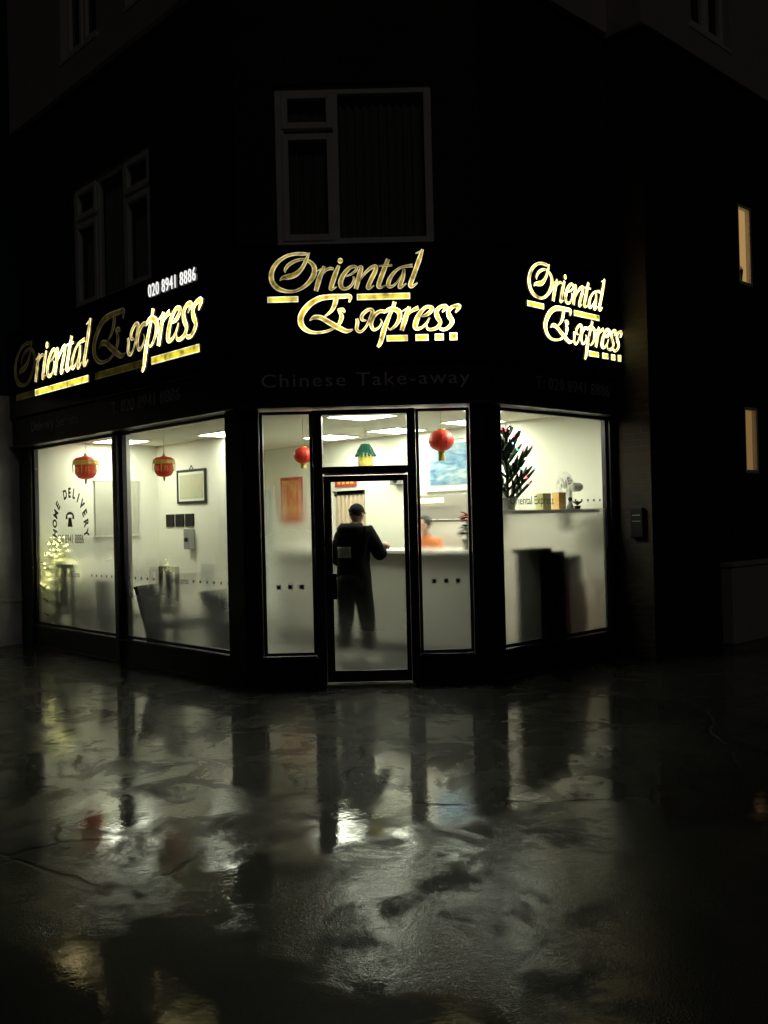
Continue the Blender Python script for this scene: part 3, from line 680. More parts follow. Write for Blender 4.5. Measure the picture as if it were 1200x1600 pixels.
letters('fascia_letter', 'Delivery Service', .20, M['dullletter'], S, on(FL, -4.0, -.094, 3.00), .006, 1.05)
letters('fascia_letter', 'T: 020 8941 8886', .20, M['dullletter'], S, on(FL, -1.7, -.094, 3.02), .006, 1.05)

# ---------------------------------------------------------------- outside: neighbouring walls, box
NW = thing('side_wall', 'stained pale stucco wall with a moulded ledge beside the far window', 'wall', FL @ T(-5.34, -0.6, 0))
MB().box(-5.62, -5.33, -3.2, -0.0, 0, 3.5).build('wall_face', M['stucco'], NW, FL, .01)
MB().box(-5.33, -5.27, -3.2, -0.02, 0.60, 0.66).build('ledge', M['stucco'], NW, FL, .012)
MB().box(-5.33, -5.295, -3.2, -0.02, 0.0, 0.598).build('plinth', M['stucco'], NW, FL, .008)
for k, (y0, y1) in enumerate(((-1.55, -0.75), (-2.6, -1.7))):
    MB().box(-5.33, -5.312, y0, y1, 1.12, 2.35).build('panel', M['stucco'], NW, FL, .006)
LW = thing('low_wall', 'low pale rendered wall against the dark brick wing', 'wall', FW @ T(3.0, -.1, 0))
MB().box(1.50, 6.0, -.16, -.002, 0, .95).build('wall_face', M['render'], LW, FW, .012)
MB().box(1.48, 6.02, -.185, -.002, .951, 1.0).build('coping', M['render'], LW, FW, .01)
IB = thing('entry_box', 'small dark entry panel box fixed on the brick return wall', 'entry panel', FW @ T(0, .2, 1.5))
MB().box(-.055, -.002, .09, .25, 1.36, 1.70).build('case', M['blacks'], IB, FW, .008)
MB().box(-.060, -.0555, .12, .22, 1.612, 1.620).build('label_strip', M['grey'], IB, FW)
MB().box(-.060, -.0555, .12, .22, 1.545, 1.552).build('label_strip', M['grey'], IB, FW)

# ---------------------------------------------------------------- counter and back-wall things
CT = thing('service_counter', 'long pale service counter the customer leans over', 'counter', FL @ T(-.8, 2.8, .02))
MB().box(-2.72, .82, 2.52, 3.05, .02, 1.215).build('counter_front', M['counter'], CT, FL, .01)
MB().box(-2.76, .85, 2.44, 3.10, 1.216, 1.262).build('counter_top', M['countertop'], CT, FL, .01)
MB().box(-2.70, .80, 2.485, 2.519, .02, .12).build('kickboard', M['blacks'], CT, FL)
t = thing('card_terminal', 'grey card terminal with a black handset on the counter', 'card terminal', FL @ T(-1.36, 2.62, 1.263))
MB().box(-1.50, -1.22, 2.56, 2.74, 1.263, 1.305).build('base', M['grey'], t, FL, .008)
b = MB(); b.tube([(-1.56, 2.6, 1.36), (-1.50, 2.6, 1.375), (-1.38, 2.6, 1.375), (-1.33, 2.6, 1.35)], [.035, .022, .022, .04], 10); b.build('handset', M['blacks'], t, FL, smooth=True)
MB().box(-1.47, -1.42, 2.585, 2.635, 1.306, 1.36).build('cradle', M['blacks'], t, FL)
def framed(name, label, cat, F, x0, x1, z0, z1, y, fm, im, fw=.05, dep=.035, hook=False, mount=None):
    t = thing(name, label, cat, F @ T((x0 + x1) / 2, y, z0)); b = MB()
    b.box(x0, x0 + fw, y - dep, y, z0, z1); b.box(x1 - fw, x1, y - dep, y, z0, z1); b.box(x0 + fw, x1 - fw, y - dep, y, z0, z0 + fw); b.box(x0 + fw, x1 - fw, y - dep, y, z1 - fw, z1)
    b.build('frame', fm, t, F, .004)
    g = mount or 0
    if mount: MB().box(x0 + fw, x1 - fw, y - .018, y - .012, z0 + fw, z1 - fw).build('mount', M['white'], t, F)
    MB().box(x0 + fw + g, x1 - fw - g, y - (.024 if mount else .016), y - (.019 if mount else .010), z0 + fw + g, z1 - fw - g).build('picture', im, t, F)
    if hook:
        c = (x0 + x1) / 2; q = MB(); q.tube([(c - .05, y - .012, z1), (c, y - .012, z1 + .06), (c + .05, y - .012, z1)], .006, 6); q.build('hanging_cord', M['blacks'], t, F)
    return t
def paint(name, cols, scale, stretch=(1, 1, 1)):
    m, nt, out = newmat(name); L = nt.links.new; tc = N(nt, 'ShaderNodeTexCoord'); mp = N(nt, 'ShaderNodeMapping'); mp.inputs['Scale'].default_value = stretch
    L(tc.outputs['Object'], mp.inputs[0]); no = N(nt, 'ShaderNodeTexNoise', Scale=scale, Detail=5.0, Distortion=.8); L(mp.outputs[0], no.inputs['Vector'])
    cr = N(nt, 'ShaderNodeValToRGB'); L(no.outputs['Fac'], cr.inputs[0])
    for i, c in enumerate(cols):
        e = cr.color_ramp.elements[i] if i < 2 else cr.color_ramp.elements.new(.5)
        e.position = .3 + .4 * i / (len(cols) - 1); e.color = (*c, 1)
    p = N(nt, 'ShaderNodeBsdfPrincipled', Roughness=.4); L(cr.outputs[0], p.inputs['Base Color']); L(p.outputs[0], out.inputs[0]); return m
blue = paint('blue_wash', [(.05, .14, .30), (.20, .33, .45), (.50, .56, .50)], 3.6, (1, 1, 2.6))
pale = paint('pale_print', [(.40, .45, .34), (.50, .46, .30), (.36, .46, .42)], 4)
redp = paint('red_print', [(.62, .10, .05), (.66, .24, .08), (.70, .42, .14)], 5)
framed('painting', 'large white-framed blue landscape painting high on the back wall', 'painting', FL, -1.19, -.18, 2.00, 2.74, 3.998, M['white'], blue, .04, .04, mount=.05)
framed('wall_picture', 'dark framed pale picture hung by a cord in the seating corner', 'picture', FL, -4.40, -3.64, 1.94, 2.44, 1.998, M['darkwood'], pale, .035, .03, True, mount=.04)
for k in range(3):
    framed('photo_frame', ('black square frame at the end of its row away from the grey dispenser', 'middle black square frame in a row of three', 'black square frame directly above the grey dispenser')[k], 'frame', FL, -4.74 + .265 * k, -4.52 + .265 * k, 1.60, 1.79, 1.998, M['blacks'], M['blacks'], .02, .02)['group'] = 'row of black square frames'
t = thing('dispenser', 'grey soap dispenser with a dark oval under the black frames', 'dispenser', FL @ T(-4.1, 1.97, 1.28))
MB().box(-4.14, -3.98, 1.90, 1.998, 1.27, 1.57).build('case', M['grey'], t, FL, .012)
b = MB(); b.ball((-4.06, 1.898, 1.41), .06, 12, 8, 0, (1, .15, .55)); b.build('oval_window', M['blacks'], t, FL, smooth=True)
t = thing('notice_board', 'grey-green notice board on the far end wall', 'notice board', FL @ T(-4.99, 1.2, 1.5))
MB().box(-4.985, -4.96, .95, 1.65, 1.50, 2.30).build('board', mat('grey_green_felt', (.50, .50, .42), .9), t, FL)
b = MB(); b.box(-4.986, -4.955, .93, 1.67, 1.48, 1.499); b.box(-4.986, -4.955, .93, 1.67, 2.301, 2.32); b.build('frame', M['white'], t, FL)
p = framed('wall_poster', 'red and gold poster behind the left sidelight of the entrance', 'poster', FL, -4.47, -3.90, 1.62, 2.36, 3.998, mat('red_border', (.50, .06, .04), .5), redp, .05, .012)
t = thing('inner_door', 'pale blue inner door behind the left sidelight', 'door', FL @ T(-5.0, 3.9, .02))
MB().box(-5.04, -4.68, 3.96, 3.998, .02, 2.18).build('leaf', M['blue_door'], t, FL, .004)
MB().box(-4.679, -4.62, 3.95, 3.998, .02, 2.25).build('jamb', M['white'], t, FL)
b = MB(); b.tube([(-4.74, 3.955, 1.05), (-4.74, 3.91, 1.05), (-4.84, 3.91, 1.05)], .01, 8); b.build('handle', M['alu2'], t, FL)
t = thing('door_curtain', 'cream gathered curtain hanging in the kitchen doorway', 'curtain', FL @ T(-2.8, 4.05, 2.0))
b = MB(); n = 74; vs = []
for i in range(n + 1):
    x = -3.17 + .70 * i / n; y = 4.06 + .034 * math.sin(i * .62) + .012 * math.sin(i * 1.9)
    vs += [(x, y, .55), (x, y + .004 * math.sin(i), 1.3), (x, y, 2.02)]
b.add(vs, [f for i in range(n) for f in ((3 * i, 3 * i + 3, 3 * i + 4, 3 * i + 1), (3 * i + 1, 3 * i + 4, 3 * i + 5, 3 * i + 2))]); b.build('cloth', M['curtain'], t, FL, smooth=True)
b = MB(); b.tube([(-3.185, 4.05, 2.03), (-2.455, 4.05, 2.03)], .012, 8); b.build('rail', M['darkwood'], t, FL)
t = thing('wall_plaque', 'small red plaque above the curtained doorway', 'plaque', FL @ T(-2.85, 3.99, 2.15))
MB().box(-3.10, -2.62, 3.975, 3.998, 2.15, 2.30).build('plate', mat('red_plate', (.42, .04, .03), .4), t, FL, .004)
b = MB()
for k in range(4): b.box(-3.03 + .1 * k, -2.97 + .1 * k, 3.972, 3.9745, 2.19, 2.26)
b.build('marks', M['gold'], t, FL)
t = thing('wall_speaker', 'small dark speaker on the white wall over the counter', 'speaker', FL @ T(-1.7, 3.95, 2.15))
MB().box(-1.82, -1.60, 3.90, 3.998, 2.13, 2.28).build('case', M['grey'], t, FL, .01)
b = MB(); b.lathe([(.05, 0), (.05, .006), (.03, .008)], 14); b.build('cone', M['blacks'], t, FL @ Matrix.Translation((-1.71, 3.898, 2.205)) @ Matrix.Rotation(R(90), 4, 'X'))
t = thing('cooker_hood', 'steel hood with a lit strip under the blue painting', 'hood', FL @ T(-.6, 3.8, 1.6))
b = MB(); b.add([(-1.2, 3.55, 1.62), (.2, 3.55, 1.62), (.2, 3.995, 1.62), (-1.2, 3.995, 1.62), (-1.2, 3.70, 1.95), (.2, 3.70, 1.95), (.2, 3.995, 1.95), (-1.2, 3.995, 1.95)],
                [(0, 3, 2, 1), (4, 5, 6, 7), (0, 1, 5, 4), (1, 2, 6, 5), (2, 3, 7, 6), (3, 0, 4, 7)]); b.build('canopy', M['steel'], t, FL, .006)
MB().box(-1.16, -.52, 3.585, 3.60, 1.84, 1.905).build('strip_light', emat('strip_glow', (1, .86, .55), 2.6), t, FL)
MB().box(-1.1, .1, 3.70, 3.85, 1.606, 1.6195).build('work_light', emat('hood_glow', (1, .95, .8), 7.0), t, FL)
MB().box(-1.18, .18, 3.56, 3.65, 1.585, 1.618).build('lip', M['steel'], t, FL)

# ---------------------------------------------------------------- lanterns
def hang(t, x, y, z, F=None):
    b = MB(); b.tube([(x, y, z), (x, y, 2.851)], .003, 5); b.build('cord', M['string'], t)
def round_lantern(x, y, z, r, label, tass=.16):
    t = thing('paper_lantern', label, 'lantern', T(x, y, z), 'round red lanterns'); b = MB(); prof = []
    n = 14; seg = 28; vs = []; fs = []
    for i in range(n + 1):
        th = math.pi * (.09 + .82 * i / n)
        for k in range(seg):
            a = 2 * math.pi * k / seg; rr = r * math.sin(th) * (1 + .025 * abs(math.sin(k * math.pi / 2 + .4)) )
            vs.append((x + rr * math.cos(a), y + rr * math.sin(a), z - .86 * r * math.cos(th)))
    for i in range(n):
        for k in range(seg): q, w = i * seg + k, i * seg + (k + 1) % seg; fs.append((q, w, w + seg, q + seg))
    b.add(vs, fs); b.build('globe', M['red'], t)
    q = MB(); q.lathe([(r * .30, r * .80), (r * .34, r * .82), (r * .34, r * .92), (r * .2, r * .94)], 16, 0, (x, y, z)); q.lathe([(r * .30, -r * .92), (r * .32, -r * .80)], 16, 0, (x, y, z)); q.build('collar', M['gold'], t)
    q = MB()
    for k in range(14):
        a = 2 * math.pi * k / 14; q.tube([(x + r * .18 * math.cos(a), y + r * .18 * math.sin(a), z - r * .9), (x + r * .24 * math.cos(a), y + r * .24 * math.sin(a), z - r * .9 - tass)], [.010, .006], 5)
    q.build('tassel', M['yellow'], t)
    q = MB()
    for k in range(8):
        a = 2 * math.pi * (k + .5) / 8; rr = r * .965
        q.ball((x + rr * math.cos(a), y + rr * math.sin(a), z - r * .12), r * .15, 8, 6, 0, (.42, .42, 1))
    q.build('painted_mark', mat('lantern_dark_red', (.30, .015, .012), .6), t)
    hang(t, x, y, z + r * .9); return t
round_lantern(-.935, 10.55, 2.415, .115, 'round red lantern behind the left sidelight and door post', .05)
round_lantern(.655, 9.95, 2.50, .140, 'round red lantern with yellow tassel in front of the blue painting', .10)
def drum_lantern(x, y, z, r, label):
    t = thing('palace_lantern', label, 'lantern', T(x, y, z), 'red drum lanterns with gold bands'); c = (x, y, z); n = 6
    b = MB(); b.lathe([(r * .35, -r * .95), (r * .62, -r * .85), (r * .82, -r * .55), (r * .86, -r * .1), (r * .86, r * .2)], 18, 0, c); b.build('bowl', M['red'], t, smooth=False)
    b = MB(); b.lathe([(r * .87, r * .2), (r * 1.02, r * .24), (r * 1.02, r * .52), (r * .87, r * .56)], n * 2, 0, c); b.build('band', M['gold'], t)
    b = MB(); b.lathe([(r * 1.0, r * .56), (r * .75, r * .78), (r * .3, r * .88), (r * .12, r * .98)], n * 2, 0, c); b.build('canopy', M['red'], t)
    b = MB(); b.ball((x, y, z + r * 1.06), r * .14, 8, 6); b.build('finial', M['gold'], t)
    b = MB()
    for k in range(n):
        a = 2 * math.pi * (k + .5) / n
        b.tube([(x + r * 1.02 * math.cos(a), y + r * 1.02 * math.sin(a), z + r * .3), (x + r * 1.03 * math.cos(a), y + r * 1.03 * math.sin(a), z - r * .5)], [r * .05, r * .03], 5)
    b.build('side_tassels', M['yellow'], t)
    b = MB()
    for k in range(6):
        a = 2 * math.pi * k / 6
        for (dx, dz, w, h) in ((-.16, -.2, .05, .45), (.02, -.05, .2, .05), (.06, -.28, .05, .4), (.16, -.3, .12, .05)):
            mt = Matrix.Translation(c) @ Matrix.Rotation(a, 4, 'Z')
            b.obox(mt, r * .85, r * .89, r * (dx - w / 2), r * (dx + w / 2), r * (dz - h / 2), r * (dz + h / 2))
    b.build('gold_marks', M['gold'], t)
    b = MB(); b.tube([(x, y, z - r * .95), (x, y, z - r * 1.35)], [r * .12, r * .07], 6); b.build('tassel', M['yellow'], t)
    hang(t, x, y, z + r * 1.1); return t
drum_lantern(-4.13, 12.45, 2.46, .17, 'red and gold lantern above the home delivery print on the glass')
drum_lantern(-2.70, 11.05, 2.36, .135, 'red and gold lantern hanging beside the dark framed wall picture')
t = thing('paper_ornament', 'green-topped yellow paper ornament hanging behind the transom light', 'ornament', T(-.22, 11.5, 2.45))
b = MB(); b.lathe([(.085, -.14), (.10, -.12), (.095, -.06), (.10, 0), (.09, .02)], 14, 0, (-.22, 11.5, 2.45)); b.build('yellow_body', M['yellow'], t)
b = MB()
for k in range(16):
    a = 2 * math.pi * k / 16
    for tier, (r0, z0, r1, z1) in enumerate(((.05, .12, .135, .0), (.04, .15, .10, .07))):
        b.tube([(-.22 + r0 * math.cos(a), 11.5 + r0 * math.sin(a), 2.45 + z0), (-.22 + r1 * math.cos(a), 11.5 + r1 * math.sin(a), 2.45 + z1)], [.02, .012], 5)
b.build('green_fringe', M['green'], t); hang(t, -.22, 11.5, 2.58)

# ---------------------------------------------------------------- chairs in the seating corner
def fret_chair(mtx, label):
    t = thing('dining_chair', label, 'chair', mtx, 'tall slatted chairs by the window'); D = M['darkwood']
    for s in (-1, 1):
        b = MB(); b.box(s * .20 - .02, s * .20 + .02, .17, .21, 0, .45); b.build('leg', D, t, mtx, .004)
        b = MB(); b.obox(Matrix.Translation((s * .20, -.19, 0)) @ Matrix.Rotation(R(0), 4, 'X'), -.022, .022, -.02, .02, 0, 1.12); b.build('back_post', D, t, mtx, .004)
    MB().box(-.22, .22, -.165, .22, .43, .49).build('seat', M['seat'], t, mtx, .02)
    MB().box(-.178, .178, -.205, -.175, 1.06, 1.12).build('top_rail', D, t, mtx, .004)
    MB().box(-.178, .178, -.205, -.175, .55, .60).build('lower_rail', D, t, mtx, .004)
    MB().box(-.085, .085, -.2, -.18, .60, 1.06).build('back_splat', D, t, mtx, .004)
    for y in (.0,):
        MB().box(-.178, .178, .18, .20, .36, .42).build('apron', D, t, mtx)
    return t
def plain_chair(mtx, label, h=.92, lean=16):
    t = thing('low_chair', label, 'chair', mtx, 'solid-backed chairs by the window'); D = M['darkwood']
    for sx in (-1, 1):
        for sy in (-.18, .18): MB().box(sx * .19 - .018, sx * .19 + .018, sy - .018, sy + .018, 0, .41).build('leg', D, t, mtx)
    MB().box(-.22, .22, -.21, .22, .41, .48).build('seat', M['seat'], t, mtx, .02)
    q = mtx @ Matrix.Translation((0, -.20, .44)) @ Matrix.Rotation(R(lean), 4, 'X')
    MB().box(-.21, .21, -.03, .02, -.36, (h - .44) / math.cos(R(lean)) - .035).build('backrest', M['seat'], t, q, .01)
    MB().box(-.212, .212, -.034, .024, (h - .44) / math.cos(R(lean)) - .034, (h - .44) / math.cos(R(lean))).build('top_trim', D, t, q, .004)
    return t
def at(px, py_unused, e):       # a spot at depth e behind the left front, seen at photo column px
    k = (px - 600) / FPX; Y = (e - .995 + 6.257) / (.703 + .711 * k); return k * Y, Y
FA = R(-45.3)
def chair_at(fn, px, e, rz, *a):
    x, y = at(px, 0, e); return fn(T(x, y, .02, FA + rz), *a)
chair_at(fret_chair, 284, .62, R(-3), 'tall slatted chair with its back to the glass below the soap dispenser')
chair_at(fret_chair, 120, .36, R(2), 'tall slatted chair beside the tree with yellow lights')
chair_at(plain_chair, 262, .40, R(-62), 'low solid-backed chair leaning away beside the tall chair near the dispenser', .90, 15)
chair_at(plain_chair, 193, .50, R(-55), 'low solid-backed chair partly behind the dark window post', .93, 8)
chair_at(plain_chair, 362, .75, R(-75), 'low solid-backed chair next to the left brick pier', .84, 14)
chair_at(plain_chair, 168, 1.0, R(-70), 'low solid-backed chair deep in the seating corner', .84, 10)

# ---------------------------------------------------------------- trees with fairy lights
def fir(label, mtx, h, rad, nm, bulbs, seed, pot=True, stiff=1.0, nb=70, chunky=False, taper=.8):
    random.seed(seed); t = thing('christmas_tree', label, 'christmas tree', mtx)
    b = MB(); b.tube([(0, 0, .02), (0, 0, h * .5), (0, 0, h * .95)], [.02, .013, .004], 7); b.build('stem', M['trunk'], t, mtx)
    b = MB(); tips = []
    for i in range(nb):
        f = (i + .5) / nb; z = h * ((.03 if chunky else .14) + (.83 if chunky else .80) * f); r = rad * (1 - f) ** (.45 if chunky else taper) * random.uniform(.75, 1.1) + .03; a = i * 2.399 + random.uniform(-.3, .3)
        c = Vector((0, 0, z)); up = .40 * stiff + .5 * f; d = Vector((math.cos(a), math.sin(a), up)).normalized()
        L = r; e = c + d * L
        twigs = [(c, e)] + [(c + d * L * q, c + d * L * q + Vector((math.cos(a + s), math.sin(a + s), up + .35)).normalized() * L * .5) for q in (.35, .6, .8) for s in (-.8, .8)]
        for p0, p1 in twigs:
            ax = (p1 - p0); ln = ax.length
            b.tube([p0, p0.lerp(p1, .5), p1], [.014, .020, .008] if chunky else [.013, .015, .004], 6)
            n = max(5, int(ln / .011))
            for k in range(n):
                q = p0.lerp(p1, (k + .5) / n); dr = Vector((random.gauss(0, 1), random.gauss(0, 1), random.gauss(0, 1))); dr = (dr - ax * (dr.dot(ax) / ax.length_squared)).normalized() + ax.normalized() * .8
                s = dr.cross(Vector((.3, .5, .8))).normalized() * .0035; tp = q + dr.normalized() * .030
                b.add([q - s, q + s, tp], [(0, 1, 2)])
            tips.append(p1)
    o = b.build('branches', nm, t, mtx); o['kind'] = 'stuff'
    for bm_, cnt, sz in bulbs:
        q = MB()
        up_ = [p for p in tips if chunky or p.z > .5 * h]
        for k in range(cnt): q.ball(random.choice(up_) + Vector((0, 0, .01)), sz, 7, 5)
        o = q.build('fairy_lights', M[bm_], t, mtx, smooth=True); o['kind'] = 'stuff'
    if pot:
        b = MB(); b.lathe([(.05, 0), (.075, .0), (.095, .13), (.10, .14), (.085, .14)], 16); b.build('pot', M['white'], t, mtx)
    return t
fir('dark green Christmas tree with coloured lights on the display shelf', FR @ T(.80, .42, 1.70), 1.0, .36, M['needle'], [('bulbw', 9, .010), ('bulbr', 16, .012), ('bulbg', 5, .010), ('bulbb', 8, .011)], 11, True, 1.6, 24, True)
x, y = at(92, 0, .30)
fir('bushy tree of warm yellow fairy lights behind misted glass', T(x, y, .02), 1.50, .27, M['needle_lit'], [('bulby', 80, .011)], 5, True, .8, 34, False, .35)

# ---------------------------------------------------------------- right-hand window: shelf with fan and boxes
t = thing('display_shelf', 'long pale shelf behind the film-covered window', 'shelf', FR @ T(1.1, .5, 1.66))
MB().box(.58, 2.12, .15, .62, 1.66, 1.70).build('board', M['white'], t, FR, .004)
for x in (.75, 1.95): MB().box(x - .02, x + .02, .45, .60, 1.46, 1.659).build('bracket', M['alu2'], t, FR)
for px, w, h, lab in ((1.28, .145, .18, 'plain yellow box on the shelf beside the tree'), (1.56, .13, .19, 'yellow box with an orange pattern behind the fan')):
    t = thing('carton', lab, 'box', FR @ T(px, .3, 1.70)); mm = mat('pale_yellow_card', (.82, .74, .36), .6) if px < 1.4 else paint('orange_print', [(.75, .58, .22), (.72, .36, .10), (.80, .70, .42)], 22)
    MB().box(px - w / 2, px + w / 2, .26, .36, 1.701, 1.70 + h).build('carton_body', mm, t, FR, .003)
    MB().box(px - w / 2 + .004, px + w / 2 - .004, .264, .356, 1.70 + h + .001, 1.70 + h + .006).build('lid', mm, t, FR)
t = thing('desk_fan', 'white desk fan turned sideways on the shelf', 'fan', FR @ T(1.82, .34, 1.70)); Q = FR @ T(1.82, .34, 1.70, R(-200))
b = MB(); b.lathe([(.10, 0), (.10, .015), (.06, .03), (.03, .04)], 20); b.build('base', M['white'], t, Q, smooth=False)
b = MB(); b.tube([(0, 0, .03), (0, 0, .22)], [.022, .016], 10); b.build('neck', M['white'], t, Q)
b = MB(); b.lathe([(.03, -.02), (.055, 0), (.055, .10), (.035, .13)], 16); b.build('motor', M['white'], t, Q @ Matrix.Translation((-.02, 0, .26)) @ Matrix.Rotation(R(-90), 4, 'Y'))
H = Q @ Matrix.Translation((.05, 0, .28)) @ Matrix.Rotation(R(90), 4, 'Y')
b = MB()
for k in range(28):
    a = 2 * math.pi * k / 28
    b.tube([(.03 * math.cos(a), .03 * math.sin(a), .07), (.12 * math.cos(a), .12 * math.sin(a), .065), (.165 * math.cos(a), .165 * math.sin(a), .02), (.12 * math.cos(a), .12 * math.sin(a), -.02), (.04 * math.cos(a), .04 * math.sin(a), -.03)], .0025, 4)
for r, z in ((.165, .02), (.12, .065), (.03, .07)): b.tube([(r * math.cos(2 * math.pi * k / 28), r * math.sin(2 * math.pi * k / 28), z) for k in range(29)], .004, 5)
b.build('cage', M['white'], t, H)
for k in range(3):
    b = MB(); a = 2 * math.pi * k / 3; vs = []
    for i in range(7):
        r = .03 + .12 * i / 6; w = .45 * math.sin(math.pi * (.25 + .6 * i / 6))
        vs += [(r * math.cos(a - w), r * math.sin(a - w), .01), (r * math.cos(a + w), r * math.sin(a + w), .04)]
    b.add(vs, [(2 * i, 2 * i + 2, 2 * i + 3, 2 * i + 1) for i in range(6)]); b.build('blade', M['grey'], t, H)
b = MB(); b.lathe([(.03, .0), (.03, .06), (.015, .075)], 12); b.build('hub', M['grey'], t, H)
t = thing('small_figurine', 'small dark figurine standing by the fan base', 'figurine', FR @ T(1.62, .2, 1.70)); Q = FR @ T(1.62, .2, 1.70)
b = MB(); b.lathe([(.035, 0), (.04, .03), (.02, .07), (.016, .1)], 12); b.build('body', M['grey'], t, Q, smooth=True); b = MB(); b.ball((0, 0, .115), .024, 10, 8); b.build('head', M['blacks'], t, Q, smooth=True)
t = thing('flower_pot', 'little pot plant with pale leaves on the shelf under the fan', 'plant', FR @ T(1.74, .2, 1.70)); Q = FR @ T(1.74, .19, 1.70)
b = MB(); b.lathe([(.03, 0), (.04, .04), (.036, .04)], 12); b.build('pot', M['blacks'], t, Q)
b = MB(); random.seed(4)
for k in range(14):
    a = random.uniform(0, 6.28); r = random.uniform(.02, .06); b.add([(0, 0, .04), (r * math.cos(a - .4), r * math.sin(a - .4), .08), (r * 1.4 * math.cos(a), r * 1.4 * math.sin(a), .10), (r * math.cos(a + .4), r * math.sin(a + .4), .08)], [(0, 1, 2, 3)])
b.build('leaves', M['leaf'], t, Q)
t = thing('wall_switch', 'small round wall fitting with a hanging cord above the fan', 'pull switch', FR @ T(1.9, 1.2, 2.5))
q0 = Vector(pA).lerp(Vector(pB), .22); wd = (Vector(pB) - Vector(pA)).normalized(); nn = Vector((-wd.y, wd.x)); nn = nn if nn.y < 0 else -nn
b = MB(); b.ball((q0.x + nn.x * .02, q0.y + nn.y * .02, 2.52), .05, 12, 8, 0, (1, 1, .8)); b.build('fitting', M['grey'], t, smooth=True)
b = MB(); b.tube([(q0.x + nn.x * .05, q0.y + nn.y * .05, 2.48), (q0.x + nn.x * .05, q0.y + nn.y * .05, 2.0)], .004, 5); b.build('pull_cord', M['string'], t)
# things standing behind the frosted film
t = thing('dark_cabinet', 'tall dark cabinet standing close behind the frosted film', 'cabinet', FR @ T(.95, .4, .02))
MB().box(.86, 1.40, .13, .38, .02, 1.24).build('body', M['blacks'], t, FR, .006); MB().box(.70, 1.16, .12, .30, 1.241, 1.285).build('top', M['blacks'], t, FR, .006)
MB().box(.88, 1.38, .123, .129, .10, 1.18).build('door', M['darkwood'], t, FR)
for k in range(4):
    t = thing('drinks_case', ('blurred red drinks case at the bottom of the stack behind the film', 'blurred red drinks case second from the floor behind the film', 'blurred red drinks case third from the floor behind the film', 'dark case on top of the red drinks cases behind the film')[k], 'case', FR @ T(1.80, .45, .02 + .29 * k), 'stacked drinks cases')
    q = .02 * (k % 2); mm = M['crate'] if k < 3 else M['blacks']
    w = .22 if k < 3 else .12
    MB().box(1.80 - w + q, 1.80 + w + q, .30, .60, .021 + .29 * k, .30 + .29 * k).build('case_body', mm, t, FR, .008)
    MB().box(1.72 + q, 1.88 + q, .294, .299, .12 + .29 * k, .20 + .29 * k).build('print_band', M['white'] if k < 3 else M['grey'], t, FR)

# ---------------------------------------------------------------- poinsettia on the counter end
px_, py_ = 0.0925 * 10.2, 10.2
t = thing('poinsettia', 'red poinsettia with dark leaves at the end of the counter', 'plant', T(px_, py_, 1.263)); random.seed(9)
b = MB(); b.lathe([(.05, 0), (.07, .12), (.075, .13), (.06, .13)], 14); b.build('pot', M['white'], t, T(px_, py_, 1.263))
for nm, m_, z0, z1, cnt, L in (('leaves', M['leaf'], .18, .30, 34, .15), ('red_bracts', M['bract'], .32, .40, 34, .12)):
    b = MB()
    for k in range(cnt):
        a = random.uniform(0, 6.28); z = random.uniform(z0, z1); dz = random.uniform(-.5, .2) if nm == 'leaves' else random.uniform(-.15, .45); l = L * random.uniform(.7, 1.1)
        d = Vector((math.cos(a), math.sin(a), dz)).normalized(); s = d.cross(Vector((0, 0, 1))).normalized() * l * .26; o_ = Vector((0, 0, z))
        b.add([o_, o_ + d * l * .45 + s + Vector((0, 0, .012)), o_ + d * l, o_ + d * l * .45 - s + Vector((0, 0, .012))], [(0, 1, 2), (0, 2, 3)])
    b.build(nm, m_, t, T(px_, py_, 1.263))
b = MB(); b.tube([(0, 0, .1), (0, 0, .34)], .012, 6); b.build('stem', M['leaf'], t, T(px_, py_, 1.263))
t = thing('door_mat', 'dark rubber mat on the floor inside the entrance door', 'mat', T(.05, 10.0, .02))
MB().box(-.45, .55, 9.35, 10.35, .021, .034).build('mat_body', M['mat'], t, None, .004); MB().box(-.48, .58, 9.32, 10.38, .0205, .027).build('edging', M['blacks'], t)

# ---------------------------------------------------------------- people
def skin_body(name, joints, edges, classify, mats, parent, mtx, root='pelvis', extra=None):
    names = list(joints); bm = bmesh.new(); lay = bm.verts.layers.skin.verify(); vs = {}
    for n in names:
        p, r = joints[n]; v = bm.verts.new(p); r = r if isinstance(r, tuple) else (r, r); v[lay].radius = r; v[lay].use_root = (n == root); vs[n] = v
    for a, c in edges: bm.edges.new((vs[a], vs[c]))
    me = bpy.data.meshes.new('sk'); bm.to_mesh(me); bm.free()
    o = bpy.data.objects.new('sk', me); COL.objects.link(o); md = o.modifiers.new('skin', 'SKIN'); md.use_smooth_shade = True
    ss = o.modifiers.new('sub', 'SUBSURF'); ss.levels = 2; ss.render_levels = 2
    ev = bpy.data.meshes.new_from_object(o.evaluated_get(bpy.context.evaluated_depsgraph_get())); bpy.data.objects.remove(o)
    b = MB(); b.v = [tuple(v.co) for v in ev.vertices]; b.f = [list(p.vertices) for p in ev.polygons]
    if extra: extra(b)
    b.m = [classify(sum((Vector(b.v[i]) for i in f), Vector()) / len(f)) for f in b.f]
    return b.build(name, mats, parent, mtx, smooth=True)
